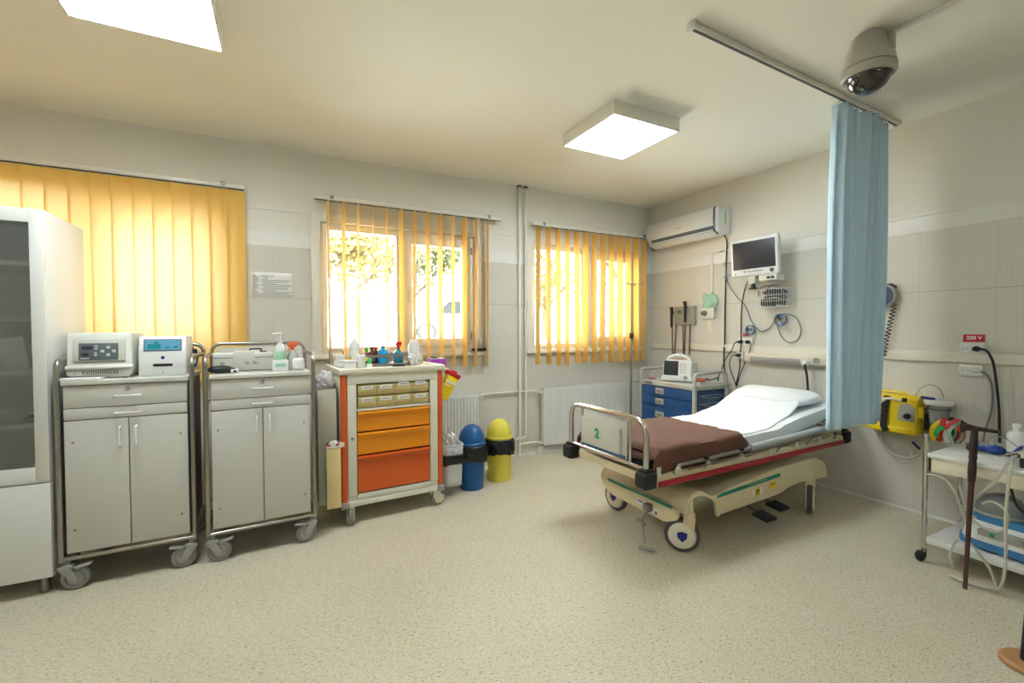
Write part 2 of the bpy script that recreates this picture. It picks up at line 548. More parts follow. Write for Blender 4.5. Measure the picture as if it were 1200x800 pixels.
# ------------------------------------------------------------------ windows
def window(n, x0, x1, z0, z1):
    fy0, fy1 = YB + .045, YB + .115
    if n == 1:
        fy0, fy1 = YB + .17, YB + .24
    fr = MB()
    w = .062
    fr.bb(x0, x0 + w, fy0, fy1, z0, z1, .006); fr.bb(x1 - w, x1, fy0, fy1, z0, z1, .006)
    fr.bb(x0 + w, x1 - w, fy0, fy1, z1 - w, z1, .006); fr.bb(x0 + w, x1 - w, fy0, fy1, z0, z0 + .05, .006)
    xm = x0 + (x1 - x0) * .485
    fr.bb(xm - .04, xm + .04, fy0, fy1, z0 + .05, z1 - w, .006)
    o = struct(fr.build('window_%d' % n, MATS['upvc']))
    sa = MB()                                                   # opening sash on the right, thick profile
    sx0, sx1, sz0, sz1 = xm + .03, x1 - w + .012, z0 + .045, z1 - w + .012
    s = .078
    sy0, sy1 = fy0 - .022, fy1 - .012
    sa.bb(sx0, sx0 + s, sy0, sy1, sz0, sz1, .008); sa.bb(sx1 - s, sx1, sy0, sy1, sz0, sz1, .008)
    sa.bb(sx0 + s, sx1 - s, sy0, sy1, sz1 - s, sz1, .008); sa.bb(sx0 + s, sx1 - s, sy0, sy1, sz0, sz0 + s, .008)
    sash = sa.build('sash', MATS['upvc'], o)
    g = MB(); g.bb(sx0 + s - .01, sx1 - s + .01, fy0 + .028, fy0 + .032, sz0 + s - .01, sz1 - s + .01, 0)
    g.build('sash_pane', MATS['glass'], sash)
    g = MB(); g.bb(x0 + w - .01, xm - .03, fy0 + .03, fy0 + .034, z0 + .04, z1 - w + .01, 0)
    g.build('pane', MATS['glass'], o)
    h = MB()
    hx = sx0 + s * .5
    h.box((hx, sy0 - .006, (sz0 + sz1) / 2), (.03, .014, .07), .004); h.box((hx, sy0 - .03, (sz0 + sz1) / 2 - .05), (.02, .016, .12), .006)
    h.cyl((hx, sy0 - .006, (sz0 + sz1) / 2), (hx, sy0 - .03, (sz0 + sz1) / 2), .009)
    h.build('handle', MATS['upvc'], sash)
    hi = MB()
    for hz in (sz0 + .1, sz1 - .1):
        hi.cyl((sx1 + .006, sy0 - .004, hz - .035), (sx1 + .006, sy0 - .004, hz + .035), .008)
    hi.build('hinge', MATS['dull_metal'], sash)
    ca = MB()                                                   # flat casing on the wall round the opening
    c = .07
    ca.bb(x0 - c, x0 + .002, YB - .014, fy0 + .005, z0 - .01, z1 + c, .003); ca.bb(x1 - .002, x1 + c, YB - .014, fy0 + .005, z0 - .01, z1 + c, .003)
    ca.bb(x0 + .002, x1 - .002, YB - .014, fy0 + .005, z1 - .002, z1 + c, .003)
    ca.build('casing', MATS['band_white'], o)
    si = MB(); si.bb(x0 - .085, x1 + .085, YB - .05, fy0 + .005, z0 - .05, z0 - .012, .006)
    si.build('sill', MATS['upvc'], o)
for i, w in enumerate(WIN):
    window(i + 1, *w)

# ------------------------------------------------------------------ vertical blinds
def vane_material():
    m = bpy.data.materials.new('vane_fabric'); m.use_nodes = True
    nt = m.node_tree; N = nt.nodes; L = nt.links
    N.remove(N['Principled BSDF'])
    tc = N.new('ShaderNodeTexCoord'); no = N.new('ShaderNodeTexNoise')
    no.inputs['Scale'].default_value = 120; L.new(tc.outputs['Object'], no.inputs['Vector'])
    mx = N.new('ShaderNodeMix'); mx.data_type = 'RGBA'
    mx.inputs['A'].default_value = (*lin((240, 190, 92)), 1); mx.inputs['B'].default_value = (*lin((245, 199, 104)), 1)
    L.new(no.outputs['Fac'], mx.inputs['Factor'])
    d = N.new('ShaderNodeBsdfDiffuse'); t = N.new('ShaderNodeBsdfTranslucent')
    L.new(mx.outputs['Result'], d.inputs[0]); t.inputs[0].default_value = (*lin((246, 234, 200)), 1)
    ms = N.new('ShaderNodeMixShader'); ms.inputs[0].default_value = 0.2
    L.new(d.outputs[0], ms.inputs[1]); L.new(t.outputs[0], ms.inputs[2])
    L.new(ms.outputs[0], N['Material Output'].inputs[0])
    MATS['vane_fabric'] = m
vane_material()

def vane_mesh(h, bow=.006, w=.127):
    mb = MB()
    mb.grid(6, 8, lambda a, b: Vector(((a - .5) * w, bow * (1 - (2 * a - 1) ** 2), -h * b)))
    return mb

def blind(label, x0, x1, angs, xs, h, y=YB - .085):
    t = thing('vertical_blind', label, 'blind', (0, 0, 0), 0, 'orange vertical blinds at the windows')
    rl = MB()
    rl.bb(x0, x1, y - .02, y + .02, 2.462, 2.492, .004)
    rl.bb(x0 + .003, x1 - .003, y - .008, y + .008, 2.456, 2.463, 0, 1)
    rl.build('headrail', [MATS['upvc'], MATS['ink']], t)
    br = MB()
    n = max(2, int((x1 - x0) / 1.3) + 1)
    for k in range(n):
        bx = x0 + .14 + (x1 - x0 - .28) * k / (n - 1)
        br.bb(bx - .014, bx + .014, y - .01, YB - .002, 2.488, 2.502, .002); br.bb(bx - .014, bx + .014, y - .026, y - .019, 2.47, 2.5, .002)
    br.build('bracket', MATS['dull_metal'], t)
    for x, a in zip(xs, angs):
        hh = h + random.uniform(-.012, .012)
        v = vane_mesh(hh).build('vane', MATS['vane_fabric'], t, smooth=60)
        v.location = (x, y, 2.452)
        v.rotation_euler = (R(random.uniform(-.5, .5)), R(random.uniform(-.35, .35)), R(a))
    return t
# closed blind on the left: vanes overlap
xs = [-0.31 - .115 * k for k in range(17)]
blind('closed orange vertical blind behind the tall white cabinet and the two grey trolleys', -2.28, -0.25, [random.uniform(10, 16) for _ in xs], xs, 1.50)
xs = [.36 + .1245 * k for k in range(13)]
blind('nearly open orange vertical blind at the window above the orange cart', 0.253, 2.004,
      [90 - d for d in (-5, -7, 1.6, 6.7, 4.9, -3.6, 1.3, -.4, -2.5, 6.1, -2.8, 9, 14)], xs, 1.46)
xs = [2.445 + .1245 * k for k in range(13)]
blind('half open orange vertical blind at the window left of the air conditioner', 2.37, 4.069,
      [90 - d for d in (6, 7, 9, 11, 8, 6, 8, 3, 9, 6, 9, 12, 17)], xs, 1.48)
# ------------------------------------------------------------------ ceiling lights
def ceiling_light(x, y, label, lm='panel_light'):
    t = thing('ceiling_light', label, 'ceiling light', (x, y, ZC), 0, 'square ceiling light panels')
    f = MB()
    h, d, e = .302, .092, .012
    f.bb(-h, h, -h, -h + e, -d, 0, .002); f.bb(-h, h, h - e, h, -d, 0, .002)
    f.bb(-h, -h + e, -h + e, h - e, -d, 0, .002); f.bb(h - e, h, -h + e, h - e, -d, 0, .002)
    f.build('frame', MATS['upvc'], t)
    p = MB(); p.bb(-h + e, h - e, -h + e, h - e, -d + .003, -d + .01, 0)
    p.build('diffuser', MATS[lm], t)
    return t
emit_mat('panel_light', (240, 250, 255), PANEL_STRENGTH)
emit_mat('rear_fill_light', (240, 250, 255), REAR_FILL_STRENGTH)  # for unseen panels added to brighten the trolleys and right wall
ceiling_light(2.268, 2.645, 'square white ceiling light panel between the air conditioner and the curtain track')
ceiling_light(-0.548, 2.46, 'square white ceiling light panel above the grey trolleys, cut by the top of the photo')

ceiling_light(2.268, -0.25, 'added unseen ceiling light panel behind the camera, on the curtain side of the room', 'rear_fill_light')
ceiling_light(-0.548, -0.25, 'added unseen ceiling light panel behind the camera, on the tall cabinet side of the room', 'rear_fill_light')

# ------------------------------------------------------------------ casters
def caster(parent, x, y, yaw, r, top, house, tyre, hub, trail=.03, w=.026, brake=True, shell=False):
    """Swivel caster: housing (stem, fork, brake pedal) with a wheel as its sub-part."""
    c, s_ = math.cos(yaw), math.sin(yaw)
    def L(a, b, z):
        return Vector((x + a * c - b * s_, y + a * s_ + b * c, z))
    m = MB()
    m.cyl(L(0, 0, 2 * r + .004), L(0, 0, top), .014)
    m.cyl(L(0, 0, 2 * r - .006), L(0, 0, 2 * r + .012), .03, .024, 18)
    M = T((x, y, 0), (0, 0, yaw))
    if shell:
        prof = [(.03, 2 * r), (.034, r * 1.5), (trail + r * .75, r * 1.2), (trail + r * .72, r * .62), (trail + r * .2, r * .28), (trail - r * .45, r * .45), (-.03, r * 1.4), (-.034, 2 * r)]
    else:
        prof = [(.022, 2 * r + .004), (.026, r * 1.75), (trail + .016, r + .006), (trail + .012, r - .014), (trail - .012, r - .014), (trail - .02, r), (-.026, r * 1.75), (-.022, 2 * r + .004)]
    for q in (-1, 1):
        m.prism(prof, q * (w / 2 + .004), q * (w / 2 + .009), 'xz', 0, .001, M)
    m.prism([(.03, 2 * r - .008), (.03, 2 * r + .004), (-.03, 2 * r + .004), (-.03, 2 * r - .008)], -w / 2 - .009, w / 2 + .009, 'xz', 0, .002, M)
    if brake:
        m.prism([(trail, 2 * r - .004), (trail + r * .95, 2 * r + .010), (trail + r * 1.15, 2 * r + .002), (trail + r * .9, 2 * r - .004), (trail + .01, 2 * r - .016)], -w / 2 - .004, w / 2 + .004, 'xz', 0, .002, M)
    ho = m.build('caster', house, parent)
    wh = MB()
    ty = [(r * .62, -w / 2), (r * .9, -w / 2), (r, -w / 2 + .006), (r, w / 2 - .006), (r * .9, w / 2), (r * .62, w / 2), (r * .62, -w / 2)]
    Mw = T(L(trail, 0, r), (0, 0, yaw)) @ Matrix.Rotation(PI / 2, 4, 'X')
    t0 = MB(); t0.lathe(ty, n=28)
    t0.lathe([(0, -w * .42), (r * .3, -w * .42), (r * .34, -w * .3), (r * .63, -w * .3), (r * .63, w * .3), (r * .34, w * .3), (r * .3, w * .42), (0, w * .42)], n=24, mi=1)
    t0.bm.transform(Mw)
    t0.build('wheel', [tyre, hub], ho)
    return ho

# ------------------------------------------------------------------ tall cabinet
def tall_cabinet():
    W, D, H = .92, .51, 1.875
    t = thing('tall_cabinet', 'tall white cabinet with glazed upper door at the left edge of the photo', 'cabinet', (-1.062 - W / 2, 3.09 + D / 2, 0))
    hw, hd = W / 2, D / 2
    z0, zs, z1 = .088, .58, 1.962
    b = MB()
    b.bb(-hw, -hw + .018, -hd + .018, hd, z0, z1, .001); b.bb(hw - .018, hw, -hd + .018, hd, z0, z1, .001)
    b.bb(-hw + .018, hw - .018, -hd + .018, hd, z1 - .018, z1, .001); b.bb(-hw + .018, hw - .018, -hd + .018, hd, z0, z0 + .018, .001)
    b.bb(-hw + .018, hw - .018, -hd + .03, hd, zs - .01, zs + .008, .001)
    b.build('carcass', MATS['white_laminate'], t)
    bk = MB(); bk.bb(-hw + .018, hw - .018, hd - .008, hd - .002, z0 + .018, z1 - .018, 0)
    bk.build('back_panel', MATS['white_laminate'], t)
    for z in (.868, 1.139, 1.408, 1.692):
        s = MB(); s.bb(-hw + .018, hw - .018, -hd + .045, hd - .01, z - .011, z + .011, .001)
        s.build('shelf', MATS['white_laminate'], t)
    for sgn in (-1, 1):
        x0, x1 = (-hw + .001, -.0015) if sgn < 0 else (.0015, hw - .001)
        d = MB()
        fw = .053
        y0, y1 = -hd, -hd + .017
        d.bb(x0, x0 + fw, y0, y1, zs + .003, z1 - .001, .0015); d.bb(x1 - fw, x1, y0, y1, zs + .003, z1 - .001, .0015)
        d.bb(x0 + fw, x1 - fw, y0, y1, z1 - .07, z1 - .001, .0015); d.bb(x0 + fw, x1 - fw, y0, y1, zs + .003, zs + .083, .0015)
        do = d.build('glazed_door', MATS['white_laminate'], t)
        g = MB(); g.bb(x0 + fw - .006, x1 - fw + .006, y0 + .007, y0 + .011, zs + .078, z1 - .065, 0)
        g.build('pane', MATS['cabinet_glass'], do)
        hx = x0 + .025 if sgn > 0 else x1 - .025
        h = MB(); h.tube([(hx, y0, 1.16), (hx, y0 - .028, 1.16), (hx, y0 - .028, 1.29), (hx, y0, 1.29)], .005, 8, .012)
        h.build('handle', MATS['steel'], do)
        l = MB(); l.bb(x0, x1, y0, y1, z0 + .002, zs - .003, .0015)
        lo = l.build('lower_door', MATS['white_laminate'], t)
        h = MB(); h.tube([(hx, y0, .4), (hx, y0 - .028, .4), (hx, y0 - .028, .53), (hx, y0, .53)], .005, 8, .012)
        h.build('handle', MATS['steel'], lo)
        for yy in (-hd + .06, hd - .06):
            f = MB(); f.cyl((sgn * (hw - .05), yy, .006), (sgn * (hw - .05), yy, z0), .018, None, 18); f.cyl((sgn * (hw - .05), yy, 0), (sgn * (hw - .05), yy, .008), .024, None, 18)
            f.build('foot', MATS['dull_metal'], t)
    return t
tall_cabinet()

# ------------------------------------------------------------------ grey trolleys
def grey_trolley(label, loc, rz):
    t = thing('cabinet_trolley', label, 'trolley', loc, rz, 'grey cabinet trolleys with steel tube frames')
    hw, hd = .2845, .25
    b = MB()
    bx = .262
    b.bb(-bx, bx, -hd + .02, hd - .012, .188, 1.066, .002)
    b.build('body', MATS['panel_slate'], t)  # dark slate puts the shade of the door and drawer gaps into the colour
    tp = MB(); tp.bb(-bx - .006, bx + .006, -hd - .012, hd - .014, 1.067, 1.091, .003)
    tp.build('top', MATS['grey_laminate'], t)
    fy0, fy1 = -hd - .002, -hd + .019
    def pull(m, x0, z0, x1, z1):
        m.tube([(x0, fy0, z0), (x0, fy0 - .026, z0), (x1, fy0 - .026, z1), (x1, fy0, z1)], .0052, 8, .008)
    for (za, zb, hz, lock) in ((.949, 1.063, 1.003, True), (.8865, .9445, .912, False)):
        d = MB(); d.bb(-bx + .001, bx - .001, fy0, fy1, za, zb, .0015)
        do = d.build('drawer', MATS['grey_laminate'], t)
        h = MB(); pull(h, -.052, hz, .052, hz); h.build('handle', MATS['white_plastic'], do)
        if lock:
            k = MB(); k.cyl((0, fy0 - .005, 1.04), (0, fy0 + .004, 1.04), .0105, None, 18); k.box((0, fy0 - .006, 1.04), (.003, .004, .012), 0)
            k.build('lock', MATS['chrome'], do)
    for sgn in (-1, 1):
        x0, x1 = (-bx + .001, -.0022) if sgn < 0 else (.0022, bx - .001)
        d = MB(); d.bb(x0, x1, fy0, fy1, .192, .8815, .0015)
        for z in (.31, .77):
            d.cyl((sgn * (bx - .035), fy0 - .004, z), (sgn * (bx - .035), fy0, z), .006, None, 12, 1)
        do = d.build('door', [MATS['grey_laminate'], MATS['dull_metal']], t)
        h = MB(); pull(h, sgn * .035, .735, sgn * .035, .835); h.build('handle', MATS['white_plastic'], do)
    fr = MB()
    r = .0122
    for sgn in (-1, 1):
        x = sgn * hw
        fr.tube([(x, -hd, .15), (x, -hd, 1.2), (x, hd, 1.2)], r, 12, .06)
        fr.cyl((x, -hd, .165), (x, hd, .165), r * .9)
        for z in (.945, .30):
            fr.cyl((x, -hd, z), (x - sgn * .024, -hd + .02, z), .005)
        fr.cyl((x, -hd, .925), (x, -hd, .95), r * 1.2)
    fr.tube([(-hw, hd, .15), (-hw, hd, 1.262), (hw, hd, 1.262), (hw, hd, .15)], r, 12, .065)
    fr.cyl((-hw, -hd, .165), (hw, -hd, .165), r * .9); fr.cyl((-hw, hd, .165), (hw, hd, .165), r * .9)
    fr.build('tube_frame', MATS['steel'], t)
    bk = MB(); bk.bb(-hw + .03, hw - .03, hd - .006, hd + .004, 1.10, 1.236, .003)
    bk.build('back_board', MATS['grey_laminate'], t)
    for sx, sy, yaw in ((-1, -1, R(-12)), (1, -1, R(188)), (-1, 1, R(10)), (1, 1, R(170))):
        caster(t, sx * (hw - .019), sy * (hd - .012), yaw, .062, .165, MATS['grey_plastic'], MATS['grey_rubber'], MATS['grey_plastic'], .034, .03)
    return t
grey_trolley('grey cabinet trolley beside the tall white cabinet, carrying two desk devices', (-.749, 3.35, 0), R(0.5))
grey_trolley('grey cabinet trolley next to the orange cart, carrying a grey case and bottles', (-.124, 3.35, 0), R(3.0))

# ------------------------------------------------------------------ orange cart
def orange_cart():
    t = thing('drawer_cart', 'orange and cream medical cart with beige bins and amber drawers', 'cart', (.702, 3.53, 0), R(4))
    hw, hd = .372, .275
    ba = MB()
    ba.bb(-hw, hw, -hd, hd, .122, .162, .008, 0, 3)
    ba.bb(-hw + .04, hw - .04, -hd + .012, hd - .01, .158, .2, .004)
    ba.build('base', MATS['cream_trim'], t)
    for sx in (-1, 1):
        for sy in (-1, 1):
            k = MB(); k.bb(sx * hw - sx * .05, sx * hw + sx * .008, sy * hd - sy * .045, sy * hd + sy * .008, .116, .164, .01, 0, 3)
            k.cyl((sx * (hw - .018), sy * (hd + .006), .14), (sx * (hw - .018), sy * (hd + .011), .14), .007)
            k.build('corner_bumper', MATS['grey_plastic'], t)
            p = MB(); p.bb(sx * hw - sx * .042, sx * hw, sy * hd - sy * .042, sy * hd, .162, 1.046, .012, 0, 3)
            p.build('corner_post', MATS['orange'], t)
    sd = MB()
    for sx in (-1, 1):
        sd.bb(sx * hw - sx * .018, sx * hw - sx * .006, -hd + .04, hd - .04, .17, 1.04, .003)
    sd.bb(-hw + .04, hw - .04, hd - .018, hd - .006, .17, 1.04, .003)
    sd.build('side_panel', MATS['cream'], t)
    ff = MB()
    y0, y1 = -hd + .002, -hd + .03
    xi = .268
    ff.bb(-hw + .043, -xi, y0, y1, .2, 1.0, .004); ff.bb(xi, hw - .043, y0, y1, .2, 1.0, .004)
    ff.bb(-hw + .043, hw - .043, y0 - .004, y1, .978, 1.046, .004); ff.bb(-xi, xi, y0, y1, .168, .207, .004)
    ff.bb(-xi + .002, xi - .002, y0 - .008, y1, .787, .803, .003)
    ff.cyl((-xi - .03, y0 - .004, .60), (-xi - .03, y0 + .002, .60), .012, None, 16, 1)
    ff.build('front_frame', [MATS['cream_trim'], MATS['steel']], t)
    inn = MB()
    inn.bb(-xi, xi, y1, y1 + .006, .2, .79, 0); inn.bb(-xi, xi, y1 + .17, y1 + .176, .79, .98, 0)
    inn.bb(-xi, -xi + .008, y1, y1 + .17, .8, .98, 0); inn.bb(xi - .008, xi, y1, y1 + .17, .8, .98, 0)
    inn.build('cavity', MATS['black_plastic'], t)
    # top: thick rimmed tray
    tp = MB(); tp.bb(-hw - .012, hw + .012, -hd - .014, hd + .005, 1.046, 1.062, .004)
    tp.bb(-hw - .014, hw + .014, -hd - .016, -hd + .006, 1.05, 1.088, .008, 0, 3); tp.bb(-hw - .014, hw + .014, hd - .012, hd + .008, 1.05, 1.088, .008, 0, 3)
    tp.bb(-hw - .014, -hw + .008, -hd, hd, 1.05, 1.088, .008, 0, 3); tp.bb(hw - .008, hw + .014, -hd, hd, 1.05, 1.088, .008, 0, 3)
    tp.build('top', MATS['cream'], t)
    # steel gallery with a raised shelf at the back
    ga = MB()
    gy = hd - .045
    ga.tube([(-.36, gy, 1.06), (-.36, gy, 1.195), (-.26, gy, 1.195), (-.26, gy, 1.06)], .006, 8, .015)
    ga.tube([(-.36, gy, 1.17), (-.36, gy - .14, 1.17), (-.36, gy - .14, 1.06)], .006, 8, .02)
    ga.bb(-.2, .30, gy - .128, gy - .125, 1.138, 1.158, .001)
    ga.bb(-.2, .30, gy + .035, gy + .04, 1.135, 1.165, .001)
    for x in (-.2, .05, .30):
        ga.bb(x - .003, x + .003, gy - .128, gy - .122, 1.06, 1.158, .001); ga.bb(x - .003, x + .003, gy + .034, gy + .04, 1.06, 1.165, .001)
    ga.build('gallery', MATS['steel'], t)
    gs = MB(); gs.bb(-.2, .30, gy - .122, gy + .033, 1.064, 1.085, .002); gs.build('bottle_shelf', MATS['dull_metal'], t)
    # eight tilted bins in two rows
    for row, (z0, z1) in enumerate(((.893, .972), (.808, .889))):
        for k in range(4):
            xa = -.258 + .129 * k
            xb = xa + .126
            b = MB()
            yb = y1 + .16
            pr_ = [(y0 + .008, z0), (y0 - .004, z0 + .03), (y0 - .004, z1 - .012), (y0 + .012, z1 - .004), (yb, z1 - .004), (yb, z0)]
            b.prism(pr_, xa, xb, 'yz', 0, .002)
            b.bb(xa, xb, y0 - .008, y0, z0 + .028, z0 + .036, .002)
            bo = b.build('bin', MATS['bin_beige'], t)
            lb = MB(); lb.box(((xa + xb) / 2, y0 - .0055, z0 + .056 + (.012 if row == 0 and k in (2, 3) else 0)), (.082, .002, .026), 0)
            lb.box(((xa + xb) / 2, y0 - .0068, z0 + .056 + (.012 if row == 0 and k in (2, 3) else 0)), (.056, .001, .004), 0, None, 1)
            lb.build('bin_label', [MATS['label_white'], MATS['ink']], bo)
    for (z0, z1, m) in ((.638, .783, 'amber'), (.476, .634, 'amber'), (.21, .472, 'orange')):
        d = MB()
        prof = [(y0 + .012, z0 + .002), (y0 - .001, z0 + .008), (y0 - .001, z1 - .042), (y0 - .008, z1 - .036), (y0 - .026, z1 - .012), (y0 - .024, z1 - .003), (y0 + .012, z1 - .001)]
        d.prism(prof, -xi + .005, xi - .005, 'yz', 0, .002)
        d.build('drawer', MATS[m], t)
    # folding side flap on the right and hanging rail on both sides
    fl_ = MB(); fl_.bb(hw + .002, hw + .16, -.02, .2, 1.022, 1.036, .004); fl_.prism([(hw, 1.022), (hw + .12, 1.022), (hw, .94)], .08, .09, 'xz', 0)
    fl_.build('side_flap', MATS['cream'], t)
    ra = MB()
    for sx in (1,):
        ra.tube([(sx * hw, -.2, .84), (sx * (hw + .03), -.2, .84), (sx * (hw + .03), .2, .84), (sx * hw, .2, .84)], .006, 8, .01)
    ra.build('side_rail', MATS['steel'], t)
    for sx, sy, yaw in ((-1, -1, R(-96)), (1, -1, R(8)), (-1, 1, R(80)), (1, 1, R(40))):
        caster(t, sx * (hw - .05) + (.012 if sx < 0 else 0), sy * (hd - .04), yaw, .058, .125, MATS['cream'], MATS['grey_rubber'], MATS['cream'], .02, .03, False, True)
    return t
orange_cart()

# ------------------------------------------------------------------ stretcher bed (local: x from foot to head, y from near to far side)
BED = Matrix.Translation((1.827, 1.89, 0)) @ Matrix.Rotation(R(1.4), 4, 'Z')
BL, BWD = 2.13, .71
def stretcher():
    t = thing('stretcher_bed', 'wheeled hospital stretcher with chrome foot rail and red side bumper', 'hospital bed', (1.827, 1.89, 0), R(1.4))
    # moulded chassis cover
    s = MB()
    side = [(.30, .235), (.285, .27), (.30, .30), (.325, .335), (.355, .362), (.395, .372), (.44, .366), (.50, .335), (.54, .318), (.60, .322), (.70, .34), (.95, .362), (1.2, .385),
            (1.42, .392), (1.60, .398), (1.72, .388), (1.81, .352), (1.852, .30), (1.862, .25), (1.855, .222),
            (1.80, .228), (1.69, .232), (1.52, .240), (1.41, .237), (1.34, .226), (1.28, .210), (1.16, .199), (.9, .193), (.62, .184), (.60, .172), (.585, .178), (.578, .21),
            (.57, .262), (.545, .29), (.50, .315), (.45, .332), (.40, .338), (.36, .33), (.335, .31), (.325, .28), (.322, .24)]
    for v0, v1 in ((-.028, -.006), (BWD + .006, BWD + .028)):
        s.prism(side, v0, v1, 'xz', 0, .006)
    top = [(.285, .27), (.30, .30), (.325, .335), (.355, .362), (.395, .372), (.44, .366), (.50, .335), (.54, .318), (.60, .322), (.70, .34), (.95, .362), (1.2, .385), (1.42, .392), (1.60, .398), (1.72, .388), (1.81, .352), (1.852, .30), (1.862, .25)]
    under = [(x, z - .018) for x, z in top[::-1]]
    s.prism(top + under, -.012, BWD + .012, 'xz', 0, 0)
    foot = [(.03, .262), (.0, .235), (.02, .20), (.075, .172), (.12, .158), (.45, .168), (.59, .172), (.66, .20), (.70, .235), (.675, .27), (.60, .29), (.1, .284)]
    s.prism(foot, .268, .292, 'yz', 0, .006)
    s.prism([(-.015, .24), (BWD + .015, .24), (BWD + .005, .33), (.005, .33)], 1.835, 1.85, 'yz', 0, .004)
    s.build('chassis_cover', MATS['shell_cream'], t)
    st = MB()
    st.prism([(.575, .296), (.60, .298), (1.245, .326), (1.245, .352), (.62, .322), (.585, .312)], -.0305, -.0285, 'xz')
    st.prism([(.05, .262), (.62, .262), (.64, .283), (.04, .280)], .2655, .2675, 'yz')
    st.build('teal_stripe', MATS['teal'], t)
    mk = MB()
    for k in range(7):
        mk.box((.9 + k * .03, -.0312, .3265 + k * .0013), (.018, .001, .007), 0)
        mk.box((.2645, .24 + k * .032, .271), (.001, .02, .006), 0)
    mk.build('stripe_lettering', MATS['mint'], t)
    sk_ = MB()
    sk_.box((.99, -.0295, .262), (.05, .0015, .05), 0); sk_.box((1.16, -.0295, .283), (.075, .0015, .042), 0)
    sk_.box((.95, -.0292, .26), (.024, .001, .05), 0, None, 1); sk_.box((1.035, -.0292, .266), (.03, .001, .05), 0, None, 1)
    sk_.box((.99, -.0306, .272), (.03, .001, .012), 0, None, 2); sk_.box((1.16, -.0306, .29), (.05, .001, .008), 0, None, 2); sk_.box((.99, -.0306, .254), (.034, .001, .006), 0, None, 2)
    sk_.box((.2665, .31, .215), (.0015, .075, .042), 0, None, 1); sk_.box((.2655, .31, .222), (.001, .05, .008), 0, None, 2)
    sk_.box((.2665, .19, .198), (.0015, .07, .04), 0, None, 1); sk_.box((.2655, .175, .192), (.001, .018, .016), 0, None, 3)
    sk_.build('sticker', [MATS['sticker_yellow'], MATS['label_white'], MATS['ink'], MATS['red_plastic']], t)
    # lifting columns
    for x in (.75, 1.45):
        c = MB(); c.lathe([(0, .30), (.16, .30), (.15, .40), (.11, .44), (.10, .50), (0, .50)], (x, BWD / 2, 0), n=28, sx=1.1, sy=1.2)
        c.build('lift_column', MATS['grey_plastic'], t)
    # deck frame
    d = MB()
    for v in (-.012, BWD + .012):
        d.bb(.05, BL - .05, v - .02, v + .02, .458, .516, .006)
    d.bb(.03, .08, .02, BWD - .02, .46, .512, .006); d.bb(BL - .08, BL - .03, .02, BWD - .02, .46, .512, .006)
    for x in (.5, 1.0, 1.5):
        d.bb(x - .03, x + .03, .0, BWD, .465, .505, .004)
    d.build('deck_frame', MATS['shell_cream'], t)
    rb = MB()
    for v in (-.04, BWD + .04):
        rb.bb(.06, BL - .06, v - .008, v + .008, .456, .488, .005, 0, 3)
    rb.build('bumper_strip', MATS['red_bumper'], t)
    dk = MB(); dk.bb(.08, 1.22, .03, BWD - .03, .512, .53, .004)
    a = R(10)
    dk.box((1.22 + .42 * math.cos(a), BWD / 2, .524 + .42 * math.sin(a)), (.84, BWD - .06, .02), .004, (0, -a, 0))
    dk.build('deck_board', MATS['mattress_black'], t)
    for v in (.16, BWD - .16):
        g = MB(); g.cyl((1.35, v, .50), (1.66, v, .60), .014); g.cyl((1.30, v, .49), (1.5, v, .555), .02)
        g.build('gas_strut', MATS['dull_metal'], t)
    # corner bumper blocks and posts
    for x in (.0, BL):
        for y in (.0, BWD):
            k = MB(); k.box((x, y, .498), (.098, .098, .096), .022, None, 0, 4); k.box((x, y, .552), (.06, .06, .02), .008)
            k.build('corner_bumper', MATS['black_rubber'], t)
    # chrome foot and head rails
    for x, nm, ztop in ((.0, 'foot_rail', .835), (BL, 'head_rail', .74)):
        r = MB()
        r.tube([(x, 0, .54), (x, 0, ztop), (x, BWD, ztop), (x, BWD, .54)], .0165, 14, .10)
        r.cyl((x, .02, .558), (x, BWD - .02, .558), .011); r.cyl((x, .125, .558), (x, .125, ztop), .011); r.cyl((x, BWD - .125, .558), (x, BWD - .125, ztop), .009)
        r.build(nm, MATS['chrome'], t)
    # chart holder on the foot rail
    ch = MB()
    ch.bb(-.012, -.004, .145, .56, .575, .805, .004)
    po = [(.185, .60), (.185, .752), (.40, .765), (.43, .750), (.46, .765), (.475, .762), (.555, .775), (.555, .60)]
    ch.prism(po, -.034, -.012, 'yz', 0, .004)
    co = ch.build('chart_holder', MATS['device_beige'], t)
    n2 = MB()
    n2.text('2', .085, T((-.0355, .39, .685)) @ Matrix.Rotation(R(-90), 4, 'Z') @ Matrix.Rotation(R(90), 4, 'X'), .0006, 0, .004)
    n2.build('number', MATS['green_mark'], co)
    bs = MB(); bs.bb(-.0145, -.011, .15, .555, .578, .598, .001); bs.build('blue_strip', MATS['device_blue'], co)
    # folded side rails
    for q, v in ((-1, -.03), (1, BWD + .03)):
        r = MB()
        r.tube([(.19, v, .515), (.24, v, .556), (.95, v + q * .004, .570), (2.02, v + q * .004, .604), (2.03, v, .53)], .011, 10, .02)
        r.tube([(.30, v + q * .012, .524), (1.98, v + q * .012, .570)], .0065, 8)
        for k in range(5):
            x = .45 + .37 * k
            r.cyl((x, v + q * .006, .515), (x + .17, v + q * .006, .575 + .014 * k), .007)
        ro = r.build('side_rail', MATS['steel'], t)
        gr = MB(); gr.tube([(.90, v + q * .006, .575), (2.03, v + q * .006, .612)], .023, 12); gr.build('grab_tube', MATS['rail_grey'], ro)
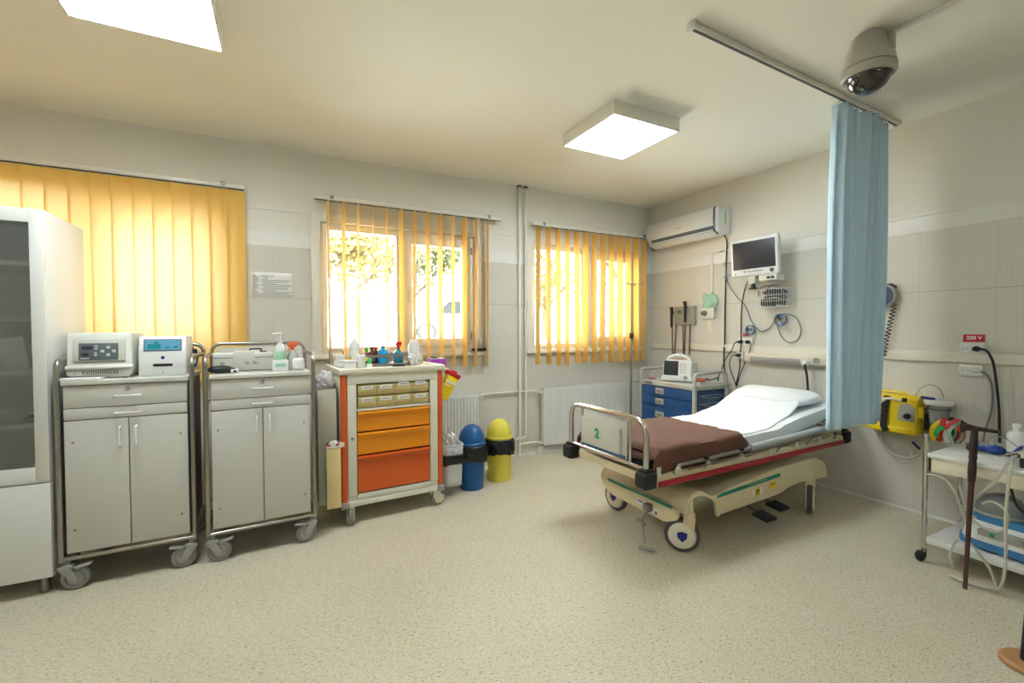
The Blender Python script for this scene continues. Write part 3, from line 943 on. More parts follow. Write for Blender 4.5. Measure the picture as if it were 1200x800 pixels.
        for k, x in enumerate((.22, .48, .80, 1.12, 1.42, 1.72)):
            br = MB()
            s_ = 1.35 if k == 2 else 1.0
            br.prism([(x - .03 * s_, .512), (x - .012, .55), (x + .012, .55), (x + .03 * s_, .512)], v - .004 + q * .01, v + .004 + q * .01, 'xz', 0, .002)
            br.cyl((x, v + q * .02, .538), (x, v, .538), .008)
            br.build('rail_bracket', MATS['cream_trim'], ro)
        for x in (.46, .80, 1.14, 1.45, 1.75, 1.98):
            kn = MB(); kn.box((x, v + q * .008, .572 + (x - .46) * .022), (.03, .03, .024), .006)
            kn.build('rail_joint', MATS['black_plastic'], ro)
    wc = MB(); wc.cyl((.085, -.01, .515), (.085, -.01, .56), .016); wc.build('rail_peg', MATS['white_plastic'], t)
    # wheels on cream forks
    def wheel(x, y, yaw, out, turned=False):
        fk = MB()
        fk.cyl((x, y, .212), (x, y, .345), .024, .02, 18); fk.cyl((x, y, .19), (x, y, .25), .034, .034, 20)
        c, s_ = math.cos(yaw), math.sin(yaw)
        M = T((x, y, 0), (0, 0, yaw))
        tr = -.04
        w = .034
        for q in (-1, 1):
            fk.prism([(.034, .235), (.03, .16), (tr + .05, .085), (tr + .01, .07), (tr - .03, .09), (tr - .02, .13), (-.034, .19), (-.034, .235)], q * (w / 2 + .003), q * (w / 2 + .011), 'xz', 0, .002, M)
        fk.prism([(.034, .212), (.034, .235), (-.034, .235), (-.034, .212)], -w / 2 - .01, w / 2 + .01, 'xz', 0, .003, M)
        fo = fk.build('wheel_fork', MATS['shell_cream'], t)
        wm = MB()
        r = .103
        wm.lathe([(r * .8, -w / 2), (r * .93, -w / 2), (r, -w / 2 + .008), (r, w / 2 - .008), (r * .93, w / 2), (r * .8, w / 2), (r * .8, -w / 2)], n=36)
        wm.lathe([(0, -w / 2 - .015), (r * .62, -w / 2 - .014), (r * .74, -w / 2 - .008), (r * .8, -w * .42), (r * .8, w * .42), (r * .74, w / 2 + .008), (r * .62, w / 2 + .014), (0, w / 2 + .015)], n=32, mi=1)
        for q in (-1, 1):
            wm.prism([(-.03, .022), (0, .03), (.03, .022), (.026, -.008), (0, -.034), (-.026, -.008)], q * (w / 2 + .013), q * (w / 2 + .017), 'xy', 2)
        wm.bm.transform(T((x + tr * c, y + tr * s_, r), (0, 0, yaw)) @ Matrix.Rotation(PI / 2, 4, 'X'))
        wm.build('wheel', [MATS['tyre_grey'], MATS['cream'], MATS['cobalt']], fo)
    wheel(.352, -.008, R(-48), -1); wheel(.41, .66, R(-84), 1); wheel(1.645, -.018, R(27), -1); wheel(1.645, .70, R(15), 1)
    # foot pedals
    for x, y, z in ((1.02, -.06, .105), (1.22, -.03, .125)):
        p = MB(); p.tube([(x + .02, .22, .2), (x + .01, y + .09, z + .01), (x, y, z)], .011, 8, .03)
        po_ = p.build('pedal_arm', MATS['dull_metal'], t)
        q = MB(); q.box((x, y, z), (.115, .11, .022), .008, (R(8), 0, 0)); q.box((x, y, z + .012), (.09, .085, .008), .003, (R(8), 0, 0)); q.build('pedal', MATS['black_rubber'], po_)
    # fold-out crank under the foot end
    ck = MB()
    ck.box((.245, .225, .215), (.05, .045, .05), .008)
    ck.cyl((.245, .225, .2), (.20, .24, .125), .009); ck.cyl((.20, .205, .122), (.20, .275, .128), .012); ck.cyl((.20, .23, .122), (.145, .15, .032), .008)
    cko = ck.build('crank', MATS['dull_metal'], t)
    cp = MB(); cp.box((.13, .115, .022), (.05, .10, .012), .005, (0, R(12), R(38))); cp.build('crank_pedal', MATS['clear_plastic'], cko)
    return t
stretcher()

# mattress, sheet, pillow and blanket in the bed frame
def mat_top(u):
    """height of the mattress top along the bed"""
    z = .635
    if u > 1.20:
        k = min((u - 1.20) / .16, 1)
        z += (u - 1.20) * math.tan(R(10)) * (k * .5 + .5 * k * k)
    return z
def bedplace(o):
    o.matrix_world = BED
    return o
us = [.07 + k * (2.0 - .07) / 40 for k in range(41)]
mm = MB()
def mfn(a, b):
    u = .07 + a * 1.93
    zt = mat_top(u); zb = zt - .088
    # cross-section loop with rounded edges
    loop = [(.05, zb), (.035, zb + .015), (.035, zt - .02), (.055, zt), (BWD - .055, zt), (BWD - .035, zt - .02), (BWD - .035, zb + .015), (BWD - .05, zb), (.05, zb)]
    q = b * 8; i = min(int(q), 7); f = q - i
    return Vector((u, loop[i][0] * (1 - f) + loop[i + 1][0] * f, loop[i][1] * (1 - f) + loop[i + 1][1] * f))
mm.grid(40, 8, mfn)
for ue in (.07, 2.0):
    zt = mat_top(ue); mm.bb(ue - .001, ue + .001, .037, BWD - .037, zt - .086, zt - .004, 0)
tag(bedplace(mm.build('mattress', MATS['mattress_black'])), 'black mattress lying on the wheeled stretcher under the sheet', 'mattress')

def noise2(u, v, s=0.0):
    return (math.sin(u * 9.1 + v * 5.3 + s) * .5 + math.sin(u * 21 - v * 13 + 1.7 + s) * .3 + math.sin(u * 4.2 + v * 17 + .6 + s) * .35)
pw = MB()
def pfn(a, b):
    th = 2 * PI * a; ph = PI * b
    ce_ = lambda w: math.copysign(abs(w) ** .55, w)
    x = .19 * ce_(math.sin(ph)) * ce_(math.cos(th)); y = .30 * ce_(math.sin(ph)) * ce_(math.sin(th)); z = .058 * math.cos(ph)
    return Vector((x, y, z + .004 * noise2(x * 3, y * 2)))
pw.grid(32, 14, pfn, wrap=True)
po = pw.build('pillow', MATS['sheet_white'], smooth=80)
po.matrix_world = BED @ T((1.83, BWD / 2 - .01, mat_top(1.83) + .054), (0, -R(4), 0))
tag(po, 'white pillow at the raised head end of the stretcher, half under the sheet', 'pillow')

def over(u, v, lift, ua=0):
    """surface of sheet-like covers: mattress (+ pillow bump), falling over the long edges"""
    z = mat_top(u) + lift
    pb = max(0.0, min(1, (u - 1.50) / .24)); pb = pb * pb * (3 - 2 * pb)
    pb *= max(0, min(1, (v - .0) / .12)) ** .6 * max(0, min(1, (BWD - v) / .08)) ** .6
    z += pb * .097 - max(0, u - 1.84) * .2
    return z
def sheet_fn(a, b):
    near_end = 2.0 - .34 * max(0, 1 - b * 2.6)            # near corner is pulled back from the pillow
    u = .55 + a * (near_end - .55)
    s = .055 + .02 * math.sin(u * 5) + b * (BWD + .06)                            # path across, hanging at both sides
    v = min(max(s, .022), BWD - .022)
    z = over(u, v, .010) + .0035 * noise2(u, s)
    if s < .022: z -= (.022 - s); v -= .012 + .006 * math.sin(u * 17)
    if s > BWD - .022: z -= (s - BWD + .022); v += .012
    return Vector((u, v, z))
sh = MB(); sh.grid(72, 44, sheet_fn)
tag(bedplace(sh.build('bed_sheet', MATS['sheet_white'], solid=.004, smooth=80)), 'white sheet drawn over the mattress and pillow of the stretcher', 'sheet')
# loose lower sheet showing beneath the pillow
ls = MB()
def ls_fn(a, b):
    u = .60 + a * 1.40
    s = -.10 + b * .55
    v = max(s, .028)
    z = mat_top(u) + .004 + .002 * noise2(u, s, 2)
    if s < .028: k = max(0, (a - .55) / .45); z -= (.028 - s) * (1 - .45 * k); v -= .012 + .035 * k + .006 * math.sin(u * 15)
    return Vector((u, v, z))
ls.grid(50, 22, ls_fn)
tag(bedplace(ls.build('under_sheet', MATS['sheet_white'], solid=.003, smooth=80)), 'white under-sheet hanging over the near edge of the stretcher mattress', 'sheet')
def bl_fn(a, b):
    # upper hem runs diagonally: further up the bed on the near side
    s = -.130 + b * (BWD + .18)
    uh = .875 + .010 * math.sin(b * 34) + .006 * math.sin(b * 71) + (.10 * (1 - b / .16) if b < .16 else 0)
    u0 = -.0 + .035 + .02 * math.sin(b * 9)
    u = u0 + a * (uh - u0)
    v = min(max(s, .018), BWD - .018)
    z = mat_top(max(u, .08)) + .022 + .0045 * noise2(u * 1.2, s, 4) + .006 * max(0, a - .93) / .07
    if s < .018: z -= (.018 - s) * .98; v -= .018 + .010 * math.sin(u * 13 + 1)
    if s > BWD - .018: z -= (s - BWD + .018); v += .016
    if u < .1:
        z -= (.1 - u) * 1.3 * max(0, min(1, (s + .04) / .07))
    return Vector((u, v, z))
bk = MB(); bk.grid(44, 44, bl_fn)
tag(bedplace(bk.build('blanket', MATS['blanket_brown'], solid=.006, smooth=80)), 'brown blanket spread over the foot half of the stretcher', 'blanket')

# ------------------------------------------------------------------ curtain and its ceiling track
tr = thing('curtain_track', 'white curtain track on the ceiling, its far end above the blue curtain', 'curtain track', (0, 0, 0))
m = MB(); p0, p1 = Vector((1.815, 1.592, 2.852)), Vector((4.03, 1.648, 2.852))
dv = (p1 - p0); ang = math.atan2(dv.y, dv.x)
m.box((p0 + p1) / 2, (dv.length, .036, .026), .003, (0, 0, ang)); m.box((p0 + p1) / 2 + Vector((0, 0, -.014)), (dv.length - .01, .012, .006), 0, (0, 0, ang), 1)
m.build('rail', [MATS['upvc'], MATS['ink']], tr)
for k in range(2):
    m = MB(); q = p0 + dv * (.004 + .992 * k); m.box(q, (.022, .05, .036), .004, (0, 0, ang)); m.build('end_stop', MATS['white_plastic'], tr)
ct = thing('curtain', 'light blue privacy curtain gathered on the ceiling track beside the stretcher head', 'curtain', (0, 0, 0))
cm = MB()
def cfn(a, b):
    x = 3.205 + .635 * a - .035 * b * (1 - a) - .04 * b * a
    amp = .030 + .016 * math.sin(a * 11 + .7)
    ph = a * 2 * PI * 7.5 + .9 * math.sin(a * 7)
    y = 1.632 + amp * math.sin(ph) * (1 - .25 * b) + .010 * math.sin(b * 4 + a * 9)
    x += .012 * math.cos(ph * .5 + b * 2)
    z = 2.815 - b * (2.815 - .69) + (.006 * math.sin(a * 13) if b > .98 else 0)
    return Vector((x, y, z))
cm.grid(150, 26, cfn); cm.build('fabric', MATS['curtain_blue'], ct, solid=.003, smooth=80)
for k in range(16):
    x = 3.215 + .62 * k / 15
    gm = MB(); gm.cyl((x, 1.632, 2.812), (x, 1.632, 2.834), .004, None, 6); gm.sph((x, 1.632, 2.816), .007, n=8)
    gm.build('glider', MATS['white_plastic'], ct)
# ------------------------------------------------------------------ radiators and pipes
def radiator(label, x0, x1, z0, z1, yf):
    t = thing('radiator', label, 'radiator', ((x0 + x1) / 2, yf, 0), 0, 'white panel radiators under the windows')
    w = (x1 - x0) / 2
    p = MB()
    n = int((x1 - x0) / .0335)
    st = 2 * w / n
    prof = []
    for k in range(n):
        a = -w + k * st
        prof += [(a, .006), (a + st * .3, .006), (a + st * .42, 0), (a + st * .88, 0)]
    prof.append((w, .006))
    pts = prof + [(w, .02), (-w, .02)]
    p.prism(pts, z0 + .03, z1 - .03, 'xy')
    p.bb(-w, w, .003, .02, z0, z0 + .032, .005); p.bb(-w, w, .003, .02, z1 - .032, z1 - .004, .005)
    p.bb(-w, w, .055, .07, z0 + .01, z1 - .02, .004)
    p.build('ribbed_panel', MATS['white_laminate'], t)
    c = MB()
    for q in (-1, 1):
        c.bb(q * w - q * .004, q * w + q * .002, .004, .07, z0 + .02, z1, .002)
    for k in range(int(2 * w / .03)):
        c.bb(-w + .01 + k * .03, -w + .03 + k * .03, .004, .07, z1 - .006, z1, .001)
    c.bb(-w, w, .004, .010, z1 - .006, z1 + .001, .001); c.bb(-w, w, .064, .07, z1 - .006, z1 + .001, .001)
    c.build('top_grille', MATS['white_laminate'], t)
    s = -1 if x0 > 2 else 1
    v = MB()
    v.cyl((s * w, .04, z1 - .04), (s * (w + .06), .04, z1 - .04), .011); v.cyl((s * (w + .035), .04, z1 - .04), (s * (w + .035), .004, z1 - .04), .016, .019, 18)
    v.cyl((s * w, .04, z0 + .035), (s * (w + .03), .04, z0 + .035), .011)
    v.build('valve', MATS['cream'], t)
    return t
radiator('white ribbed radiator below the right window, behind the stretcher foot', 2.50, 3.98, .098, .725, 4.098)
radiator('white ribbed radiator below the middle window, behind the orange cart and waste bins', .62, 1.735, .098, .718, 4.098)

PY = YB - .036
t = thing('heating_pipe', 'left of the two white riser pipes on the wall between the windows', 'pipe', (2.243, PY, 0), 0, 'white heating pipes on the back wall')
m = MB(); m.cyl((0, 0, .0), (0, 0, ZC), .0125, None, 14); m.tube([(0, 0, .132), (.21, 0, .132), (.24, -.03, .132)], .010, 8, .02)
m.build('pipe', MATS['upvc'], t)
m = MB(); m.cyl((0, 0, ZC - .016), (0, 0, ZC - .001), .026, .02, 16); m.build('ceiling_collar', MATS['ink'], t)
m = MB(); m.cyl((-.024, 0, 1.55), (.024, 0, 1.55), .009); m.cyl((0, 0, 1.53), (0, 0, 1.57), .017); m.cyl((0, 0, 1.55), (0, .034, 1.55), .006); m.build('clip', MATS['white_plastic'], t)
t = thing('heating_pipe', 'right of the two white riser pipes, ending in an elbow near the skirting', 'pipe', (2.318, PY, 0), 0, 'white heating pipes on the back wall')
m = MB(); m.tube([(0, 0, ZC), (0, 0, .20), (-.05, 0, .20), (-.05, -.03, .20), (-.135, -.03, .20)], .0125, 12, .03)
m.build('pipe', MATS['upvc'], t)
m = MB(); m.cyl((0, 0, ZC - .016), (0, 0, ZC - .001), .028, .02, 16); m.build('ceiling_collar', MATS['ink'], t)
m = MB(); m.cyl((-.024, 0, 1.55), (.024, 0, 1.55), .009); m.cyl((0, 0, 1.53), (0, 0, 1.57), .017); m.cyl((0, 0, 1.55), (0, .034, 1.55), .006); m.build('clip', MATS['white_plastic'], t)
t = thing('heating_pipe', 'level white pipe joining the two radiators across the wall', 'pipe', (1.77, PY, .695), 0, 'white heating pipes on the back wall')
m = MB(); m.tube([(.0, -.04, -.015), (.03, -.01, 0), (.2, 0, .002), (.62, 0, .002), (.70, -.03, -.01)], .009, 10, .03); m.build('pipe', MATS['upvc'], t)

# ------------------------------------------------------------------ air conditioner
def air_conditioner():
    t = thing('air_conditioner', 'white split air conditioner high on the right wall beside the corner', 'air conditioner', (XR - .001, 3.575, 2.33))
    L = .49
    b = MB()
    b.prism([(0, .03), (0, .278), (-.17, .278), (-.195, .262), (-.20, .10), (-.17, .03), (-.10, .0), (-.03, .0)], -L, L, 'xz', 0, .006)
    b.build('body', MATS['device_white'], t)
    f = MB()
    f.prism([(-.165, .283), (-.19, .28), (-.212, .255), (-.218, .16), (-.212, .100), (-.203, .084), (-.195, .086), (-.202, .16), (-.188, .262), (-.165, .278)], -L + .045, L - .002, 'xz', 0, .003)
    f.build('front_panel', MATS['white_laminate'], t)
    s = MB(); s.prism([(-.2, .278), (-.214, .255), (-.2205, .16), (-.2145, .098), (-.203, .078), (-.18, .08), (-.18, .278)], -L + .038, -L + .0455, 'xz')
    s.prism([(-.201, .084), (-.196, .03), (-.13, .004), (-.13, .084)], -L + .05, L - .06, 'xz', 0, .002)
    s.build('outlet', MATS['panel_slate'], t)
    l = MB(); l.prism([(-.206, .046), (-.207, .038), (-.14, -.006), (-.130, -.004)], -L + .06, L - .07, 'xz', 0, .001)
    l.build('louvre', MATS['device_white'], t)
    r = MB(); r.bb(-.105, -.075, -L - .0015, -L + .002, .09, .235, .001); r.build('rating_label', MATS['mint'], t)
    g = MB(); g.bb(-.2205, -.2175, -.02, .045, .138, .146, .001); g.build('logo_mark', MATS['grey_plastic'], t)
    p = MB(); p.cyl((-.045, L + .0, .02), (-.045, L + .07, .02), .028, None, 18); p.build('pipe_stub', MATS['grey_plastic'], t)
air_conditioner()

# ------------------------------------------------------------------ wall monitor
def wall_monitor():
    t = thing('patient_monitor', 'wall mounted patient monitor with a blank dark screen above the wire basket', 'monitor', (3.90, 2.665, 2.03))
    M = Matrix.Rotation(R(4), 4, 'Z') @ Matrix.Rotation(R(-5), 4, 'Y')
    W, H = .225, .178
    def add(nm, mk, mt):
        m = MB(); mk(m); m.bm.transform(M); return m.build(nm, mt, t)
    def hs(m):
        m.bb(-.02, .03, -W, W, -H, H, .018, 0, 4); m.bb(.03, .085, -W + .025, W - .025, -H + .02, H - .02, .02, 0, 3)
    add('housing', hs, MATS['device_white'])
    add('screen', lambda m: m.bb(-.0215, -.018, -W + .026, W - .026, -H + .066, H - .036, .001), MATS['dark_screen'])
    def btn(m):
        for k in range(8):
            m.box((-.0215, -.075 + k * .018 + .0, -H + .042 - 0), (.003, .013, .008), .001)
    add('button_row', btn, MATS['ink'])
    add('alarm_button', lambda m: m.box((-.0215, .085, -H + .042), (.003, .02, .012), .002), MATS['coral_orange'])
    add('knob', lambda m: m.cyl((-.03, -.165, -H + .036), (-.018, -.165, -H + .036), .017, None, 20), MATS['ink'])
    add('power_mark', lambda m: m.cyl((-.0215, .18, -H + .028), (-.019, .18, -H + .028), .007, None, 12), MATS['green_mark'])
    ar = MB(); ar.bb(.07, .10, -.06, .06, -.06, .06, .004); ar.cyl((.085, 0, 0), (.20, .0, -.03), .022); ar.bb(.215, .232, -.05, .05, -.17, .12, .004); ar.bb(.10, .216, -.03, .03, -.07, -.03, .004)
    ar.build('wall_arm', MATS['device_white'], t)
    mo = MB(); mo.bb(-.0, .12, -.21, -.04, -.235, -.178, .006); mo.bb(.01, .1, .0, .07, -.25, -.178, .006)
    mo.build('module_rack', MATS['device_beige'], t)
    mk = MB(); mk.bb(-.003, .0, -.19, -.16, -.22, -.2, 0); mk.bb(-.003, .0, -.15, -.12, -.22, -.2, 0); mk.cyl((.03, .03, -.29), (.03, .03, -.25), .022, .016); mk.box((.03, .03, -.295), (.05, .06, .012), .004)
    mk.build('cable_plug', MATS['black_plastic'], t)
wall_monitor()

def wire_basket():
    t = thing('wire_basket', 'white wire basket under the wall monitor, holding black cables', 'basket', (4.12, 2.56, 1.56))
    m = MB()
    w, d, h = .14, .13, .165
    def loop(z, q=1.0):
        return [(-.004, -w * q, z), (-d * q, -w * q, z), (-d * q, w * q, z), (-.004, w * q, z)]
    for z, q, r in ((h, 1, .0035), (h * .66, .97, .0018), (h * .33, .94, .0018), (0, .9, .003)):
        m.tube(loop(z, q), r, 6, .015, True)
    for k in range(13):
        y = -w * .9 + 1.8 * w * k / 12
        m.cyl((-d * .9, y, 0), (-d, y / .9, h), .0016, None, 5); m.cyl((-d * .9, y, 0), (-.004, y, 0), .0016, None, 5)
    for k in range(7):
        x = -d * .9 * k / 6
        for q in (-1, 1):
            m.cyl((x, q * w * .9, 0), (x / .9, q * w, h), .0016, None, 5)
    m.build('wire_frame', MATS['white_plastic'], t)
wire_basket()
cb_ = MB()
cb_.box((4.045, 2.62, 1.60), (.07, .12, .06), .012, (0, .2, .1)); cb_.box((4.06, 2.52, 1.605), (.06, .10, .055), .012, (.1, 0, -.2)); cb_.box((4.05, 2.56, 1.70), (.07, .14, .05), .016, (.15, .1, .1))
for k in range(5):
    cb_.tube([(4.05 + .05 * math.cos(a) * (1 - .08 * k), 2.56 + .10 * math.sin(a + k) , 1.655 + .012 * k + .012 * math.sin(2 * a + k)) for a in [2 * PI * q / 18 for q in range(18)]], .006, 6, 0, True)
tag(cb_.build('adapter_pile', MATS['cable_black']), 'black power adapters and coiled leads lying in the wire basket', 'cables')
gl = MB()
gl.tube(curve([(4.02, 2.70, 1.66), (4.0, 2.68, 1.73), (4.0, 2.6, 1.755), (4.0, 2.5, 1.73), (4.0, 2.44, 1.66), (4.04, 2.46, 1.63)]), .005, 8)
gl.tube(curve([(4.04, 2.66, 1.68), (4.05, 2.6, 1.76), (4.06, 2.52, 1.75), (4.06, 2.46, 1.68)]), .005, 8)
tag(gl.build('sensor_cable', MATS['cable_grey']), 'pale grey monitor cable looped over the rim of the wire basket', 'cable')

# ------------------------------------------------------------------ otoscope station
t = thing('diagnostic_station', 'grey wall station with two black otoscope handles near the corner', 'medical instrument', (4.125, 3.645, 1.51))
m = MB(); m.bb(-.035, .0, -.148, .145, -.105, .105, .008, 0, 3); m.bb(-.044, -.034, .02, .10, .02, .075, .003); m.build('base', MATS['olive_grey'], t)
m = MB(); m.bb(-.046, -.043, .035, .085, .032, .062, .001); m.build('display', MATS['panel_slate'], t)
for y, z in ((.16, .06), (-.035, .115)):
    h = MB()
    h.cyl((-.06, y, z - .19), (-.06, y, z), .014, .017, 16); h.cyl((-.06, y, z), (-.06, y, z + .03), .02, .016, 16); h.sph((-.06, y, z + .03), .02)
    h.cyl((-.06, y, z + .03), (-.10, y, z + .035), .012, .004); h.bb(-.062, -.03, y - .012, y + .012, z - .03, z - .01, .004)
    h.build('handle', MATS['black_plastic'], t)
for ya, yb in ((.16, .15), (.10, .12), (-.0, -.008), (-.035, -.02), (-.10, -.09)):
    c = MB()
    z0, z1 = -.10, -.44
    pts = [(-.05 + .008 * math.cos(k * 1.4), ya + (yb - ya) * k / 60 + .007 * math.sin(k * 1.4), z0 + (z1 - z0) * k / 60) for k in range(61)]
    c.tube(pts, .0048, 6); c.build('coiled_cord', MATS['cable_black'], t)

# oxygen outlet, its bag and surface conduit
t = thing('gas_outlet', 'white wall gas outlet with a grey knob under the mint bag', 'gas outlet', (4.126, 3.325, 1.53))
m = MB(); m.bb(-.04, .0, -.075, .075, -.06, .055, .006, 0, 3); m.build('box', MATS['cream_trim'], t)
m = MB(); m.cyl((-.04, .035, 0), (-.075, .035, 0), .03, .026, 20); m.cyl((-.075, .035, 0), (-.10, .035, -.005), .012); m.build('knob', MATS['dull_metal'], t)
m = MB(); m.bb(-.003, 0, -.02, .02, -.19, -.07, 0); m.bb(-.004, 0, .0, .035, -.12, -.07, 0); m.build('tape_strip', MATS['cream'], t)
bg = MB()
def bagf(a, b):
    return Vector((4.105 + .016 * math.sin(a * PI) * math.sin(b * PI) * (-1), 3.40 - .175 * a + .012 * math.sin(b * 9), 1.735 - .155 * b - .02 * math.sin(a * 8) * (b > .9) + .01 * math.sin(a * 12 + b * 5)))
bg.grid(14, 12, bagf)
tag(bg.build('plastic_bag', MATS['mint'], solid=.002, smooth=80), 'mint green plastic bag hanging on the wall above the gas outlet', 'bag')
m = MB(); m.bb(XR - .016, XR - .008, 3.29, 3.31, 1.59, 2.17, .002); m.bb(XR - .022, XR - .012, 3.15, 3.31, 2.165, 2.185, .002)
tag(m.build('cable_conduit', MATS['band_white']), 'thin white conduit running up the wall from the gas outlet', 'conduit')

# ------------------------------------------------------------------ cables on the right wall
def cable(name, label, pts, r, m, grp=None, n=6):
    b = MB(); b.tube(curve(pts, n), r, 8)
    return tag(b.build(name, MATS[m]), label, 'cable', grp)
G = 'cables hanging on the right wall'
cable('power_cable', 'thick black cable dropping from the air conditioner to behind the bed', [(4.08, 3.13, 2.34), (4.11, 3.115, 2.26), (4.115, 3.125, 2.05), (4.112, 3.13, 1.6), (4.112, 3.132, 1.2), (4.095, 3.125, 1.15), (4.09, 3.12, 1.0), (4.105, 3.11, .8)], .0072, 'cable_black', G)
for z, a, wh in ((2.03, .3, 'upper'), (1.90, -.4, 'lower')):
    m = MB(); m.tube([(4.105, 3.128 + .022 * math.cos(q), z + .006 * math.sin(q) + a * .04 * math.sin(q)) for q in [k * PI / 6 for k in range(12)]], .003, 6, 0, True)
    m.cyl((4.10, 3.11, z), (4.095, 3.06, z + .012), .003)
    tag(m.build('cable_tie', MATS['cable_grey']), wh + ' loose grey tie around the black cable beside the wall monitor', 'cable tie')
cable('power_cable', 'black cable hanging from the wall monitor past the red socket label', [(3.99, 2.76, 1.86), (4.06, 2.86, 1.78), (4.10, 2.92, 1.66), (4.11, 2.942, 1.53), (4.11, 2.945, 1.32), (4.085, 2.925, 1.2), (4.085, 2.935, 1.1), (4.10, 2.95, .95), (4.10, 2.99, .78)], .0058, 'cable_black', G)
cable('sensor_cable', 'grey sensor cable swinging from the monitor side to the lead cluster', [(4.10, 3.115, 2.0), (4.115, 3.11, 1.85), (4.11, 3.0, 1.69), (4.11, 2.90, 1.585), (4.112, 2.84, 1.445), (4.112, 2.78, 1.365), (4.112, 2.72, 1.335), (4.112, 2.64, 1.375), (4.105, 2.58, 1.455), (4.10, 2.545, 1.49)], .0055, 'cable_grey', G)
cable('sensor_cable', 'grey lead forming a wide loop right of the blue lead cluster', [(4.10, 2.545, 1.49), (4.112, 2.48, 1.495), (4.112, 2.40, 1.45), (4.112, 2.362, 1.35), (4.112, 2.385, 1.265), (4.112, 2.46, 1.232), (4.112, 2.53, 1.28), (4.112, 2.57, 1.37), (4.105, 2.58, 1.43)], .005, 'cable_grey', G)
def cluster(label, y, z, s):
    m = MB()
    for k in range(7):
        a = random.uniform(0, 6); 
        m.tube([(4.095 + .012 * math.sin(q * 2 + a), y + s * .05 * math.cos(q + a) * (1 + .2 * k / 7), z + s * .055 * math.sin(q + a)) for q in [j * PI / 7 for j in range(14)]], .004, 6, 0, True, k % 2)
    for k in range(5):
        m.box((4.085, y + random.uniform(-.03, .03) * s, z + random.uniform(-.03, .03) * s), (.016, .012, .03), .004, (random.uniform(0, 3), 0, 0), (k + 1) % 3)
    tag(m.build('lead_cluster', [MATS['cable_grey'], MATS['device_blue'], MATS['cable_black']]), label, 'cables', 'bundled sensor leads on the right wall')
cluster('bundle of grey and blue sensor leads hung below the wire basket', 2.535, 1.44, 1.0)
cluster('small bundle of blue leads hung above the wall lamp sockets', 2.835, 1.345, .85)
m = MB(); m.tube([(4.10, 2.52, 1.40), (4.08, 2.5, 1.36), (4.09, 2.44, 1.335)], .007, 8, .02); m.tube([(4.10, 2.50, 1.41), (4.09, 2.47, 1.37), (4.095, 2.43, 1.345)], .006, 8, .02)
tag(m.build('clip_lead', MATS['tubing']), 'beige clip ends dangling from the blue and grey lead bundle', 'cable')
# black loops from the plugs
def socket(label, y, z, n, loc_x=XR - .008, sq=.074):
    t = thing('wall_socket', label, 'socket', (loc_x, y, z), 0, 'white sockets on the right wall')
    m = MB(); w = sq * n / 2; m.bb(-.022, 0, -w, w, -.038, .038, .006, 0, 3); m.build('plate', MATS['white_plastic'], t)
    for k in range(n):
        yy = -w + sq * (k + .5)
        q = MB(); q.lathe([(.0, .002), (.017, .002), (.019, .005), (.024, .006), (.024, 0)], (-.022, yy, 0), (0, -PI / 2, 0), 20)
        qo = q.build('outlet', MATS['white_plastic'], t)
        h = MB()
        for e in (-1, 1): h.cyl((-.0255, yy + e * .0095, 0), (-.023, yy + e * .0095, 0), .003, None, 8)
        h.build('outlet_hole', MATS['black_plastic'], qo)
    return t
def plug(label, y, z, pts, m='cable_black', pm='black_plastic', r=.0046, x=XR - .03, sz=1.0):
    t = thing('power_plug', label, 'plug', (0, 0, 0), 0, 'mains plugs in the wall sockets')
    b = MB(); b.cyl((x, y, z), (x - .03, y, z), .019 * sz, .017 * sz, 18); b.sph((x - .032, y, z), .017 * sz, (.8, 1, 1)); b.cyl((x - .034, y, z), (x - .034, y + (.035 if pts[0][1] > y else -.035) * sz, z), .011, .006)
    b.build('plug_body', MATS[pm], t)
    c = MB(); c.tube(curve(pts), r, 8); c.build('cord', MATS[m], t)
socket('white double socket beneath the small red label above the wall lamp', 2.893, 1.228, 2)
socket('white single socket at the left end of the wall lamp', 2.935, 1.094, 1, XR - .03)
plug('black plug in the left outlet of the socket under the small red label', 2.93, 1.228, [(4.07, 2.965, 1.228), (4.08, 3.0, 1.20), (4.085, 3.035, 1.13), (4.085, 3.10, 1.04), (4.08, 3.145, .92), (4.05, 3.17, .82)])
plug('black plug in the right outlet of the socket under the small red label', 2.856, 1.228, [(4.07, 2.825, 1.228), (4.075, 2.81, 1.20), (4.08, 2.845, 1.10), (4.09, 2.90, .98), (4.09, 2.95, .86), (4.09, 2.97, .78)])
plug('black plug in the single socket at the end of the wall lamp', 2.935, 1.094, [(4.05, 2.97, 1.094), (4.06, 3.01, 1.08), (4.07, 3.04, 1.01), (4.08, 3.03, .92), (4.08, 2.99, .83), (4.08, 2.965, .77)], x=XR - .055)
m = MB(); m.bb(XR - .011, XR - .008, 2.87, 2.93, 1.285, 1.32, .001); rl_ = tag(m.build('socket_label', MATS['red_plastic']), 'small red label above the double socket with three plugs beside the wall lamp', 'sign')
m = MB(); m.text('220 V', .018, T((XR - .0115, 2.90, 1.303)) @ Matrix.Rotation(R(-90), 4, 'Z') @ Matrix.Rotation(R(90), 4, 'X'), .0003); m.build('lettering', MATS['label_white'], rl_)
